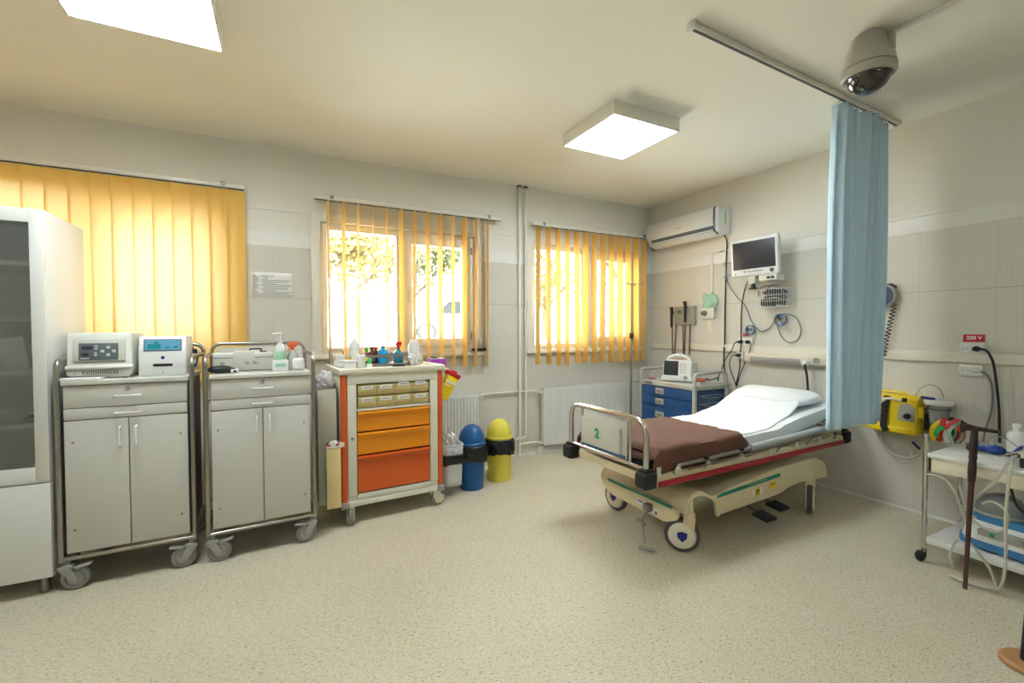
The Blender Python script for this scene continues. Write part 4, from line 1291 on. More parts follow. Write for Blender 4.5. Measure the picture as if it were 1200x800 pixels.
# wall lamp / bed head unit
t = thing('wall_lamp', 'long cream bed head lamp unit on the right wall above the pillow', 'wall lamp', (XR - .008, 2.50, 1.078))
m = MB(); m.prism([(0, -.046), (0, .046), (-.045, .046), (-.062, .03), (-.062, -.02), (-.04, -.046)], -.40, .375, 'xz', 0, .004); m.build('housing', MATS['cream'], t)
m = MB(); m.prism([(-.0625, .012), (-.066, .004), (-.066, -.02), (-.044, -.047), (-.05, -.047)], -.16, .31, 'xz', 0, .002); m.build('lens', MATS['grey_plastic'], t)
m = MB(); m.lathe([(0, 0), (.017, 0), (.019, .007), (.024, .008), (.024, 0)], (-.0625, -.30, .005), (0, -PI / 2, 0), 20); m.build('outlet', MATS['grey_plastic'], t)
t = thing('power_plug', 'white plug with a thick black cord at the right end of the wall lamp', 'plug', (0, 0, 0), 0, 'mains plugs in the wall sockets')
m = MB(); m.cyl((4.062, 2.276, 1.06), (4.02, 2.276, 1.06), .028, .024, 20); m.sph((4.02, 2.276, 1.06), .024, (.6, 1, 1)); m.build('plug_body', MATS['white_plastic'], t)
m = MB(); m.tube(curve([(4.02, 2.27, 1.06), (4.01, 2.262, 1.02), (4.03, 2.258, .95), (4.05, 2.258, .80), (4.07, 2.26, .60)]), .0095, 8); m.build('cord', MATS['cable_black'], t)

# ------------------------------------------------------------------ aneroid dial with coiled tube
t = thing('pressure_gauge', 'round wall blood pressure gauge half hidden by the blue curtain', 'gauge', (XR - .008, 1.752, 1.605))
m = MB(); m.lathe([(0, 0), (.095, 0), (.098, .03), (.092, .05), (.082, .052), (.080, .044), (0, .044)], (0, 0, 0), (0, -PI / 2, 0), 36); m.build('case', MATS['grey_plastic'], t)
m = MB(); m.lathe([(0, .046), (.079, .046)], (0, 0, 0), (0, -PI / 2, 0), 36); m.build('dial', MATS['dial_blue'], t)
m = MB(); m.box((-.048, .01, .0), (.002, .004, .11), 0, (.6, 0, 0)); m.build('needle', MATS['label_white'], t)
m = MB(); m.tube([(-.03, -.02, .085), (-.035, -.06, .085), (-.03, -.09, .06)], .007, 8, .01); m.build('bracket', MATS['black_plastic'], t)
c = MB()
N_ = 15 * 14
pts = []
for k in range(N_ + 1):
    q = k / N_
    y = -.082 + .066 * q; z = -.05 - .405 * q
    pts.append((-.035 + .013 * math.cos(2 * PI * k / 14), y + .014 * math.sin(2 * PI * k / 14), z))
c.tube([(-.02, -.06, .02), (-.035, -.085, -.02)] + pts + [(-.035, .0, -.44), (-.03, .02, -.38)], .0042, 6); c.build('coiled_tube', MATS['cable_black'], t)

# ------------------------------------------------------------------ 220 V sign, sockets, plugs by the right table
m = MB(); m.bb(XR - .0115, XR - .008, 1.19, 1.297, 1.266, 1.315, .001)
sg = tag(m.build('voltage_sign', MATS['red_plastic']), 'red 220 V sign on the wall above the two double sockets', 'sign')
m = MB(); m.text('220 V', .032, T((XR - .0125, 1.243, 1.291)) @ Matrix.Rotation(R(-90), 4, 'Z') @ Matrix.Rotation(R(90), 4, 'X'), .0004, 0, .0012); m.build('lettering', MATS['label_white'], sg)
socket('upper white double socket right below the red 220 V sign', 1.249, 1.218, 2, sq=.06)
socket('lower white double socket below the bumper rail under the red sign', 1.25, 1.074, 2, sq=.06)
plug('black plug with a long black cord under the red 220 V sign', 1.221, 1.22, [(4.065, 1.19, 1.22), (4.075, 1.165, 1.205), (4.09, 1.14, 1.13), (4.095, 1.125, 1.0), (4.10, 1.112, .84), (4.10, 1.104, .62)], r=.007)
plug('white plug with a grey cord in the lower double socket', 1.221, 1.078, [(4.065, 1.19, 1.074), (4.085, 1.165, 1.05), (4.10, 1.147, .98), (4.10, 1.145, .83), (4.09, 1.17, .68), (4.09, 1.18, .58)], 'cable_grey', 'white_plastic', .006)

# ------------------------------------------------------------------ yellow suction unit, jar
t = thing('suction_unit', 'yellow portable suction unit with a black strap, mounted on the right wall', 'medical device', (4.125, 1.61, .74))
m = MB()
m.prism([(0, -.10), (0, .125), (-.10, .125), (-.135, .10), (-.15, -.06), (-.15, -.10)], -.125, .145, 'xz', 0, .012)
m.bb(-.165, 0, -.13, .145, -.145, -.096, .012, 0, 3); m.bb(-.15, -.02, .13, .205, -.14, -.115, .006); m.bb(-.13, -.06, -.155, -.122, -.02, .06, .006)
m.build('body', MATS['device_yellow'], t)
m = MB(); m.tube([(-.07, .14, .12), (-.07, .12, .145), (-.07, -.03, .145), (-.07, -.05, .12)], .010, 8, .02); m.build('carry_handle', MATS['device_yellow'], t)
m = MB(); m.prism([(-.115, -.05), (-.018, -.05), (-.018, .045), (-.04, .075), (-.085, .075), (-.115, .045)], -.004, .002, 'yz')
m.bm.transform(T((-.1445, 0, 0)) @ Matrix.Rotation(R(5.5), 4, 'Y')); m.build('control_panel', MATS['grey_plastic'], t)
m = MB(); m.cyl((-.146, -.075, -.012), (-.172, -.075, -.012), .022, .018, 20); m.box((-.135, -.05, .10), (.012, .03, .03), .004); m.build('knob', MATS['black_plastic'], t)
m = MB(); m.tube([(-.125, .055, .115), (-.148, .055, .10), (-.162, .062, -.05), (-.172, .06, -.10), (-.172, .04, -.14)], .022, 8, .02, False, 0, .22)
for k in range(5): m.box((-.166, .06, .05 - k * .035), (.012, .04, .012), .003)
m.build('strap', MATS['black_rubber'], t)
m = MB(); m.bb(-.12, -.05, -.172, -.155, -.10, .02, .006); m.build('latch', MATS['black_plastic'], t)
m = MB(); m.tube([(-.14, .12, .06), (-.155, .09, .09), (-.15, .02, .105), (-.14, -.03, .09)], .010, 8, .03); m.tube([(-.15, .13, .0), (-.16, .10, .06), (-.15, .06, .09)], .010, 8, .03); m.build('hose_coil', MATS['cream'], t)
t = thing('suction_jar', 'clear suction jar with a broad white lid right of the yellow unit', 'jar', (4.03, 1.385, .68))
m = MB(); m.lathe([(0, 0), (.045, 0), (.05, .01), (.058, .15), (.055, .15), (.047, .012), (0, .006)], n=28); m.build('jar', MATS['clear_plastic'], t)
m = MB(); m.lathe([(0, .148), (.074, .148), (.078, .156), (.078, .172), (.07, .18), (.02, .184), (0, .184)], n=32); m.cyl((.02, .02, .18), (.02, .02, .205), .012); m.build('lid', MATS['white_plastic'], t)
m = MB()
for z in (.02, .12): m.tube([(.064 * math.cos(a), .064 * math.sin(a), z) for a in [k * PI / 10 for k in range(20)]], .0035, 6, 0, True)
m.cyl((.064, 0, .02), (.094, 0, .02), .004); m.cyl((.064, 0, .12), (.094, 0, .12), .004); m.build('holder_ring', MATS['black_plastic'], t)
cable('suction_hose', 'clear hose hanging in a loop below the yellow suction unit', [(4.05, 1.74, .60), (4.06, 1.735, .52), (4.06, 1.69, .44), (4.06, 1.62, .405), (4.06, 1.55, .41), (4.06, 1.49, .46), (4.06, 1.45, .55), (4.05, 1.42, .66)], .0075, 'tubing')
cable('suction_hose', 'thin clear hose hanging slack lower than the thicker loop by the yellow unit', [(4.04, 1.72, .60), (4.06, 1.70, .48), (4.06, 1.63, .385), (4.06, 1.56, .37), (4.06, 1.545, .42), (4.05, 1.56, .52)], .004, 'clear_plastic')
m = MB(); m.cyl((4.055, 1.535, .535), (4.055, 1.49, .49), .0085); tag(m.build('hose_clip', MATS['cobalt']), 'dark blue clip on the wall by the clear hose loop', 'clip')
m = MB(); m.cyl((4.0, 1.47, .872), (4.0, 1.40, .869), .009); m.sph((4.0, 1.40, .869), .009); tag(m.build('syringe_tip', MATS['cobalt']), 'dark blue connector lying on the white jar lid', 'connector')
cable('suction_hose', 'thin clear hose arching above the white jar lid', [(4.05, 1.52, .87), (4.05, 1.49, .93), (4.05, 1.44, .96), (4.05, 1.39, .94), (4.05, 1.365, .88)], .004, 'clear_plastic')

# ------------------------------------------------------------------ dome camera and ceiling conduit
t = thing('dome_camera', 'grey dome security camera hanging from the ceiling above the curtain track', 'camera', (2.725, 1.245, ZC))
m = MB(); m.lathe([(0, 0), (.062, 0), (.078, -.02), (.104, -.10), (.116, -.165), (.117, -.17), (0, -.17)], n=40); m.bb(-.015, .015, -.112, -.09, -.12, -.03, .003); m.build('housing', MATS['camera_grey'], t)
m = MB(); m.lathe([(.115, -.172), (.119, -.176), (.119, -.205), (.108, -.216), (.098, -.216), (.098, -.172)], n=40); m.build('trim_ring', MATS['camera_grey'], t)
m = MB(); m.lathe([(.098, -.21)] + [(.096 * math.cos(a), -.212 - .085 * math.sin(a)) for a in [k * PI / 2 / 10 for k in range(10)]] + [(0, -.297)], n=36); m.build('dome', MATS['dome_dark'], t)
m = MB(); m.bb(2.77, 2.795, .35, 1.18, ZC - .018, ZC - .001, .003); m.bb(2.765, 2.80, .80, .84, ZC - .022, ZC - .001, .003)
tag(m.build('cable_conduit', MATS['upvc']), 'white cable conduit on the ceiling leading away from the dome camera', 'conduit')

# ------------------------------------------------------------------ paper notice
m = MB(); m.grid(10, 6, lambda a, b: Vector((-.213 + .297 * a, YB - .0095 - .002 * math.sin(a * 9) * (1 - b) - .0005, 1.632 + .198 * b)))
nt_ = tag(m.build('paper_notice', MATS['label_white'], solid=.0006), 'printed paper notice on the wall between the closed blind and the middle window', 'notice')
m = MB()
for k in range(13):
    z = 1.80 - .012 * k
    for x0, x1 in ((-.205, -.165), (-.15 + .01 * (k % 3), .045 + .01 * (k % 4))):
        if k in (1, 2) and x0 > -.2: x1 = -.10
        m.bb(x0, x1 if (k * 7) % 5 else (x0 + x1) / 2, YB - .0135, YB - .0128, z, z + .003, 0)
m.build('print_lines', MATS['ink'], nt_)
# ------------------------------------------------------------------ waste bins
def liner(mb, r0, r1, z0, z1, sx=1, sy=1, n=48, c=(0, 0)):
    def fn(a, b):
        th = 2 * PI * a
        k = r0 + (r1 - r0) * b + .007 * math.sin(th * 9 + b * 7) * math.sin(b * PI) + .006 * math.sin(th * 15 + 5 * b) * (1 - .7 * b) + .003 * math.sin(th * 23 - 9 * b) + .012 * math.sin(b * PI)
        z = z0 + (z1 - z0) * b + .010 * math.sin(th * 3 + 1) * (1 - b) + .004 * math.sin(th * 11) * (1 - b)
        return Vector((c[0] + k * sx * math.cos(th), c[1] + k * sy * math.sin(th), z))
    mb.grid(n, 10, fn, 0, True)
def dome_bin(label, x, y, col, r, flap):
    t = thing('waste_bin', label, 'waste bin', (x, y, 0), 0, 'round waste bins with domed lids')
    m = MB(); m.lathe([(0, .004), (r * .86, .004), (r * .88, .0), (r * .9, .012), (r, .36), (r * .97, .36), (0, .35)], n=40); m.build('body', MATS[col], t)
    m = MB(); m.lathe([(r * 1.03, .368), (r * 1.06, .372), (r * 1.06, .395), (r * 1.0, .402)] + [(r * math.cos(a), .402 + r * 1.28 * math.sin(a)) for a in [k * PI / 2 / 12 for k in range(1, 12)]] + [(0, .402 + r * 1.28)], n=40); m.build('dome_lid', MATS[col], t)
    m = MB()
    pts = [(r * 1.004 * math.cos(a) * math.cos(flap + d), r * 1.004 * math.cos(a) * math.sin(flap + d), .402 + r * 1.285 * math.sin(a)) for a, d in [(.1, -.62), (.4, -.60), (.7, -.55), (.9, -.3), (.95, 0), (.9, .3), (.7, .55), (.4, .60), (.1, .62)]]
    m.tube(curve(pts), .0022, 6); m.build('lid_flap', MATS['ink'], t)
    m = MB(); liner(m, r * 1.16, r * 1.07, .245, .378); m.build('bin_liner', MATS['liner_black'], t, solid=.002, smooth=60)
dome_bin('blue round waste bin with domed lid beside the orange cart', 1.436, 3.55, 'blue_plastic', .113, R(-20))
dome_bin('yellow round waste bin with domed lid right of the blue bin', 1.742, 3.64, 'yellow_plastic', .115, R(-15))
t = thing('waste_bin', 'narrow grey open bin hung on the right side of the orange cart', 'waste bin', (1.225, 3.50, .09))
m = MB()
def gfn(a, b):
    th = 2 * PI * a
    ce_ = lambda w: math.copysign(abs(w) ** .35, w)
    k = .86 + .14 * b
    return Vector((.083 * k * ce_(math.cos(th)), .11 * k * ce_(math.sin(th)), .33 * b))
m.grid(40, 8, gfn, 0, True); m.bb(-.066, .066, -.09, .09, 0, .006, .002); m.build('body', MATS['pale_grey'], t, solid=.004)
m = MB(); m.tube([gfn(k / 40, 1) for k in range(40)], .006, 6, 0, True); m.bb(-.02, .02, -.118, -.108, .27, .30, .003); m.build('rim', MATS['pale_grey'], t)
m = MB()
def g2(a, b):
    p = gfn(a, .52 + .26 * b); s = 1.12 + .08 * math.sin(b * PI) + .02 * math.sin(a * 60); return Vector((p.x * s, p.y * s, p.z + .008 * math.sin(a * 19) * (1 - b)))
m.grid(44, 8, g2, 0, True); m.build('bin_liner', MATS['liner_black'], t, solid=.002, smooth=60)
bgm = MB()
def crumple(c, rx, ry, rz, seed, amp=.12, pw=1.0):
    def fn(a, b):
        th = 2 * PI * a; ph = PI * b
        d = Vector((math.sin(ph) * math.cos(th), math.sin(ph) * math.sin(th), math.cos(ph)))
        if pw != 1: d = Vector([math.copysign(abs(q) ** pw, q) for q in d])
        k = 1 + amp * (math.sin(d.x * 7 + seed) * math.sin(d.y * 8 + seed * 2) + .7 * math.sin(d.z * 11 + d.x * 9 + seed * 3) + .4 * math.sin(d.y * 19 - d.z * 15 + seed))
        return Vector((c[0] + rx * d.x * k, c[1] + ry * d.y * k, c[2] + rz * d.z * k))
    return fn
bgm.grid(30, 18, crumple((1.215, 3.50, .40), .062, .078, .13, 1.3), 0, True)
tag(bgm.build('plastic_bag', MATS['bag_plastic'], smooth=50), 'clear crumpled plastic bag stuffed into the narrow grey bin', 'bag')

# chutes on the left of the orange cart
t = thing('waste_chute', 'tall white open chute bin on the left side of the orange cart', 'waste bin', (.281, 3.385, .15))
def open_box(m, x0, x1, y0, y1, z0, z1, th=.004):
    m.bb(x0, x1, y0, y0 + th, z0, z1, .001); m.bb(x0, x1, y1 - th, y1, z0, z1, .001)
    m.bb(x0, x0 + th, y0 + th, y1 - th, z0, z1, .001); m.bb(x1 - th, x1, y0 + th, y1 - th, z0, z1, .001); m.bb(x0 + th, x1 - th, y0 + th, y1 - th, z0, z0 + th, 0)
m = MB(); open_box(m, -.072, .048, -.09, .20, .0, .80); m.build('body', MATS['cream_trim'], t)
m = MB(); m.tube([(-.072, -.09, .80), (.048, -.09, .80), (.048, .2, .80), (-.072, .2, .80)], .004, 6, 0, True); m.build('rim', MATS['bin_beige'], t)
bgm = MB(); bgm.grid(30, 18, crumple((.266, 3.41, .985), .062, .095, .075, 4.0, .14), 0, True)
tag(bgm.build('plastic_bag', MATS['bag_plastic'], smooth=50), 'clear crumpled bag bulging from the tall white chute', 'bag')
t = thing('waste_chute', 'cream narrow chute hung in front of the tall white chute', 'waste bin', (.303, 3.245, .15))
m = MB(); open_box(m, -.05, .04, -.045, .04, .0, .405); m.build('body', MATS['chute_yellow'], t)
m = MB(); m.box((.0, .0, .413), (.098, .09, .012), .004); m.box((.05, .0, .42), (.03, .06, .03), .004); m.build('collar', MATS['cream'], t)
bgm = MB(); bgm.grid(22, 14, crumple((.298, 3.235, .578), .03, .032, .026, 2.2, .15), 0, True)
tag(bgm.build('tissue', MATS['cotton'], smooth=50), 'white crumpled tissue in the mouth of the cream chute', 'tissue')
bgm = MB(); bgm.prism([(-.045, 0), (.03, 0), (.035, .012), (0, .024), (-.03, .016)], -.035, -.028, 'xz'); bgm.prism([(-.045, 0), (.03, 0), (.03, .01), (-.04, .014)], .022, .028, 'xz')
o = tag(bgm.build('tag_strip', MATS['red_plastic']), 'red paper strip at the mouth of the cream chute', 'paper strip'); o.location = (.298, 3.245, .568)
# sharps container, tilted in a holder on the right side of the cart
t = thing('sharps_container', 'yellow sharps container with red lid tilted on the right of the orange cart', 'sharps container', (1.155, 3.52, .79))
m = MB(); m.prism([(-.038, 0), (.038, 0), (.05, .20), (-.05, .20)], -.05, .05, 'xz', 0, .008); mo = m; mo.bm.transform(Matrix.Rotation(R(28), 4, 'Y')); mo.build('body', MATS['device_yellow'], t)
m = MB(); m.bb(-.055, .055, -.055, .055, .2, .235, .006); m.bb(-.03, .02, -.03, .03, .235, .25, .004); m.bm.transform(Matrix.Rotation(R(28), 4, 'Y')); m.build('lid', MATS['red_plastic'], t)
m = MB(); m.bb(-.047, .047, -.0525, -.05, .14, .16, .0); m.bm.transform(Matrix.Rotation(R(28), 4, 'Y')); m.build('label_band', MATS['label_white'], t)
m = MB(); m.tube([(-.035, .0, .14), (.0, .0, .14)], .012, 8); m.tube([(.058 * math.cos(a) + .0, .062 * math.sin(a), .12) for a in [k * PI / 8 for k in range(16)]], .004, 6, 0, True); m.bm.transform(Matrix.Rotation(R(24), 4, 'Y')); m.build('holder', MATS['cream'], t)
# purple glove box on the flap
t = thing('glove_box', 'purple glove box standing on the right flap of the orange cart', 'box', (1.145, 3.60, 1.038), R(4))
m = MB(); m.bb(-.058, .058, -.06, .06, 0, .078, .002); m.build('carton', MATS['purple'], t)
m = MB(); m.bb(-.057, .057, -.059, .059, .0785, .0805, 0); m.build('top_panel', MATS['label_white'], t)
m = MB(); m.box((-.02, -.01, .084), (.06, .05, .012), .005, (0, .2, .3)); m.build('glove_tip', MATS['black_plastic'], t)

# ------------------------------------------------------------------ bottles and boxes on the orange cart
TZ = 1.0635
def bottle(name, label, x, y, prof, m, cap=None, capm='white_plastic', lab=None, z=TZ, nozzle=None, nm='white_plastic', group=None, n=24):
    t = thing(name, label, 'bottle', (x, y, z), 0, group)
    b = MB(); b.lathe(prof, n=n); b.build('body', MATS[m], t)
    if cap:
        c = MB(); c.lathe(cap, n=20); c.build('cap', MATS[capm], t)
    if lab:
        r, z0, z1, lm = lab
        l = MB(); l.grid(20, 1, lambda a, q: Vector((r * math.cos(-2.9 + 2.6 * a), r * math.sin(-2.9 + 2.6 * a), z0 + (z1 - z0) * q))); l.build('bottle_label', MATS[lm], t)
    if nozzle:
        q = MB(); nozzle(q); q.build('nozzle', MATS[nm], t)
    return t
def jar_prof(r, h, neck=.4, nh=.15):
    return [(0, .001), (r * .92, 0), (r, .006), (r, h * (1 - nh) - r * .3), (r * .8, h * (1 - nh)), (r * neck, h * (1 - nh * .5)), (r * neck, h), (0, h)]
# white wash bottle with slim spout
def spout(q):
    q.cyl((0, 0, .205), (0, 0, .225), .016, .012); q.cyl((0, 0, .225), (0, 0, .305), .007, .003)
bottle('wash_bottle', 'tall white wash bottle with a slim spout at the back of the orange cart top', .50, 3.66, [(0, 0), (.038, 0), (.042, .006), (.043, .15), (.038, .18), (.016, .205), (0, .206)], 'device_white', None, 'white_plastic', (.0435, .06, .13, 'label_white'), nozzle=spout)
t = thing('tub', 'small white lidless tub at the front left of the orange cart top', 'tub', (.432, 3.40, TZ))
m = MB(); m.grid(32, 4, lambda a, b: Vector(((.034 + .006 * b) * math.copysign(abs(math.cos(2 * PI * a)) ** .5, math.cos(2 * PI * a)), (.034 + .006 * b) * math.copysign(abs(math.sin(2 * PI * a)) ** .5, math.sin(2 * PI * a)), .07 * b)), 0, True); m.bb(-.03, .03, -.03, .03, 0, .004, 0); m.build('cup', MATS['white_plastic'], t, solid=.003)
m = MB(); m.bb(-.045, .045, -.045, -.036, .062, .072, .003); m.bb(-.045, .045, .036, .045, .062, .072, .003); m.bb(-.045, -.036, -.036, .036, .062, .072, .003); m.bb(.036, .045, -.036, .036, .062, .072, .003); m.build('rim', MATS['white_plastic'], t)
bottle('canister', 'white cylindrical wipes canister at the front of the orange cart top', .512, 3.42, [(0, 0), (.030, 0), (.032, .004), (.032, .092), (0, .093)], 'white_plastic', [(.033, .088), (.033, .104), (.030, .108), (0, .108)], 'label_white')
bottle('dropper_bottle', 'small white bottle with a green cap in front of the brown bottles', .570, 3.41, [(0, 0), (.019, 0), (.02, .004), (.02, .036), (.016, .042), (0, .043)], 'white_plastic', [(.017, .042), (.017, .072), (.012, .078), (0, .079)], 'green_mark')
GB = 'brown bottles on the orange cart'
BZ = 1.0855
bottle('medicine_bottle', 'slim amber bottle with a green cap beside the white wash bottle', .598, 3.705, jar_prof(.021, .10), 'amber_glass', [(.012, .098), (.013, .125), (0, .127)], 'green_mark', (.0215, .02, .06, 'sticker_yellow'), BZ, group=GB)
bottle('medicine_bottle', 'dark brown bottle with a dark cap in the middle of the brown bottles', .638, 3.69, jar_prof(.027, .115), 'amber_glass', [(.014, .113), (.014, .132), (0, .133)], 'black_plastic', (.0275, .02, .065, 'ink'), BZ, group=GB)
bottle('medicine_bottle', 'dark brown bottle with a red cap left of the blue liquid', .672, 3.72, jar_prof(.023, .11), 'amber_glass', [(.013, .108), (.014, .13), (0, .131)], 'red_plastic', None, BZ, group=GB)
def pump(q):
    q.cyl((0, 0, .132), (0, 0, .15), .012); q.cyl((0, 0, .15), (0, 0, .20), .004); q.tube([(0, 0, .195), (0, 0, .207), (.03, -.005, .205)], .006, 8, .006)
bottle('spray_bottle', 'blue liquid bottle with a white pump on the orange cart', .722, 3.68, jar_prof(.042, .132, .35, .2), 'cyan_liquid', None, z=BZ, nozzle=pump)
bottle('cylinder_bottle', 'narrow clear bottle beside the bright blue one', .778, 3.715, jar_prof(.018, .10), 'clear_plastic', [(.011, .098), (.011, .115), (0, .116)], 'white_plastic', None, BZ)
def trig(q):
    q.cyl((0, 0, .118), (0, 0, .14), .014); q.prism([(-.022, .14), (.018, .14), (.030, .158), (.03, .168), (-.008, .172), (-.022, .16)], -.008, .008, 'xz', 0, .002); q.prism([(.016, .15), (.022, .128), (.027, .13), (.024, .152)], -.004, .004, 'xz')
bottle('spray_bottle', 'teal liquid spray bottle with a red trigger on the orange cart', .850, 3.70, jar_prof(.040, .118, .35, .22), 'teal_liquid', None, 'white_plastic', (.0405, .02, .07, 'device_blue'), BZ, nozzle=trig, nm='red_plastic')
m = MB(); m.grid(28, 16, crumple((.955, 3.56, 1.118), .062, .07, .05, 6.1, .14), 0, True)
tag(m.build('plastic_bag', MATS['bag_plastic'], smooth=50), 'clear crumpled bag at the front right of the orange cart top', 'bag')
bottle('container', 'tall clear container with a milky lid at the back right of the orange cart', .975, 3.68, [(0, 0), (.045, 0), (.048, .005), (.05, .16), (.03, .185), (0, .186)], 'bag_plastic', [(.032, .184), (.032, .205), (0, .206)], 'white_plastic', None, TZ)
t = thing('tissue_stack', 'small stack of white swabs in the left gallery of the orange cart', 'swabs', (.392, 3.71, 1.10))
for k in range(3):
    m = MB(); m.box((0, 0, .012 + k * .022), (.085 - .004 * k, .10, .02), .006, (0, 0, .05 * k)); m.build('swab_pad', MATS['cotton'], t)
m = MB(); m.bb(-.05, .055, -.06, .05, -.037, 0, .003); m.build('holder_tray', MATS['device_white'], t)
bottle('dropper_bottle', 'tiny yellow capped bottle behind the white tub on the orange cart', .468, 3.60, [(0, 0), (.013, 0), (.014, .004), (.014, .06), (0, .062)], 'white_plastic', [(.012, .06), (.012, .085), (0, .086)], 'yellow_plastic')
t = thing('medicine_box', 'low black tray in front of the teal bottle on the orange cart', 'tray', (.80, 3.50, TZ), R(4))
m = MB(); open_box(m, -.035, .05, -.03, .03, 0, .02, .003); m.build('tray', MATS['black_plastic'], t)
m = MB(); m.bb(-.025, .04, -.022, .022, .004, .014, .002); m.build('insert', MATS['dull_metal'], t)

# ------------------------------------------------------------------ devices on the left grey trolley
CZ = 1.0915
t = thing('analyser', 'beige desk analyser with a slate control panel on the left grey trolley', 'medical device', (-.888, 3.33, CZ), R(2))
W = .137
m = MB()
pr_ = [(-.16, .02), (-.16, .045), (-.145, .06), (-.132, .235), (-.118, .25), (.14, .25), (.15, .24), (.15, .02)]
m.prism(pr_, -W, W, 'yz', 0, .014); m.bb(-W + .02, W - .012, -.15, .15, .004, .022, .004); m.prism([(-.168, .052), (-.172, .062), (-.158, .075), (-.14, .07)], -W + .002, W + .006, 'yz', 0, .002)
m.build('housing', MATS['device_beige'], t)
m = MB(); M = T((0, -.1415, .15)) @ Matrix.Rotation(R(-4.2), 4, 'X')
q = MB(); q.bb(-.108, .108, -.006, .004, -.055, .065, .006); q.bm.transform(M); q.build('bezel', MATS['device_beige'], t)
q = MB(); q.bb(-.085, .078, -.0085, -.004, -.05, .042, .002); q.bm.transform(M); po_ = q.build('control_panel', MATS['panel_slate'], t)
q = MB(); q.bb(-.072, -.028, -.0095, -.008, .008, .025, 0); q.bb(-.072, -.045, -.0095, -.008, -.028, -.012, 0); q.bm.transform(M); q.build('readout', MATS['dark_screen'], po_)
q = MB()
for a in range(4):
    th = a * PI / 2
    q.box((.036 + .024 * math.cos(th), -.0095, -.002 + .02 * math.sin(th)), (.016, .003, .014), .003)
for x, z in ((-.014, .025), (-.014, .012), (-.016, -.012), (-.016, -.024)): q.box((x, -.0095, z), (.012, .003, .008), .002)
q.box((-.06, -.0095, -.040), (.036, .002, .006), 0); q.bm.transform(M); q.build('button_ring', MATS['device_beige'], po_)
q = MB()
for k in range(17): q.bb(-.07 + k * .009, -.065 + k * .009, -.1612, -.159, .024, .042, 0)
q.cyl((-.098, -.1615, .032), (-.098, -.159, .032), .003); q.cyl((.092, -.1615, .032), (.092, -.159, .032), .003); q.build('vent', MATS['ink'], t)
q = MB()
for x in (-.11, .1):
    for y in (-.13, .12): q.cyl((x, y, 0), (x, y, .008), .012)
q.build('rubber_foot', MATS['black_rubber'], t)
t = thing('desk_device', 'white desk unit with a blue touch screen at the right of the left grey trolley', 'medical device', (-.617, 3.34, CZ), R(2))
W = .112
m = MB()
pr_ = [(-.135, .0), (-.14, .012), (-.136, .13), (-.112, .22), (-.10, .228), (.13, .228), (.14, .215), (.14, .0)]
m.prism(pr_, -W, W, 'yz', 0, .012); m.build('housing', MATS['device_white'], t)
M = T((0, -.1245, .176)) @ Matrix.Rotation(R(-15), 4, 'X')
q = MB(); q.bb(-.088, .088, -.003, .003, -.034, .036, .002); q.bm.transform(M); so = q.build('screen_bezel', MATS['panel_slate'], t)
sm = emit_mat('blue_display', (70, 132, 160), .32)
q = MB(); q.bb(-.081, .081, -.0038, -.002, -.029, .031, 0); q.bm.transform(M); q.build('touch_screen', sm, so)
q = MB(); q.bb(-.07, -.01, -.0046, -.0036, -.022, .006, 0); q.bb(.01, .03, -.0046, -.0036, -.018, -.01, 0); q.bb(.05, .07, -.0046, -.0036, -.018, -.008, 0); q.bb(-.04, -.02, -.0046, -.0036, .008, .02, 0); q.bm.transform(M); q.build('screen_icon', MATS['teal_liquid'], so)
q = MB(); q.bb(-.045, .045, -.1415, -.137, .055, .07, .002); q.build('paper_slot', MATS['black_plastic'], t)
q = MB(); q.cyl((0, -.1395, .105), (0, -.136, .105), .009, None, 18); q.cyl((0, -.1405, .018), (0, -.138, .018), .003); q.build('round_mark', MATS['cobalt'], t)
m = MB(); m.box((-.945, 3.135, CZ + .006), (.17, .07, .011), .002, (0, 0, .03)); tag(m.build('paper_pad', MATS['label_white']), 'white paper pad at the front edge of the left grey trolley', 'paper')
m = MB(); m.box((-.80, 3.44, CZ + .125), (.07, .10, .24), .01); tag(m.build('storage_box', MATS['black_plastic']), 'dark box between the beige analyser and the white desk unit', 'box')
m = MB()
for k in range(3): m.tube(curve([(-.52, 3.49, 1.20 + .03 * k), (-.50, 3.52, 1.23 - .02 * k), (-.49, 3.50, 1.16), (-.505, 3.47, 1.12), (-.52, 3.49, 1.18 - .02 * k)]), .005, 6)
tag(m.build('power_cable', MATS['cable_black']), 'black lead tangled behind the white desk unit', 'cable')

# ------------------------------------------------------------------ things on the right grey trolley
CZ2 = 1.0915
t = thing('carry_case', 'light grey hard case with clasps on the grey trolley next to the orange cart', 'case', (-.222, 3.37, CZ2), R(3))
m = MB(); m.bb(-.168, .165, -.06, .10, .004, .118, .010, 0, 3); m.prism([(-.055, .10), (.095, .11), (.09, .132), (-.05, .122)], -.055, .09, 'yz', 0, .004); m.bb(-.06, .06, -.064, -.055, .02, .12, .004)
m.build('shell', MATS['device_beige'], t)
m = MB(); m.bb(-.169, .166, -.061, .101, .086, .090, 0); m.build('seam', MATS['ink'], t)
for x in (-.115, .062, .02):
    m = MB(); m.bb(x - .012, x + .014, -.068, -.059, .045, .066, .003); m.bb(x - .01, x + .01, -.07, -.066, .05, .058, .001); m.build('clasp', MATS['grey_plastic'], t)
m = MB(); m.tube([(.03, .05, .118), (.035, .05, .138), (.10, .05, .138), (.105, .05, .118)], .005, 8, .012); m.bb(.06, .13, -.02, .08, .117, .124, .003); m.build('handle', MATS['black_plastic'], t)
m = MB(); m.sph((-.335, 3.215, CZ2 + .024), .07, (1.0, .45, .34)); m.box((-.30, 3.21, CZ2 + .018), (.09, .05, .03), .012); tag(m.build('pouch', MATS['black_plastic']), 'black zipped pouch lying at the front left of the grey trolley', 'pouch')
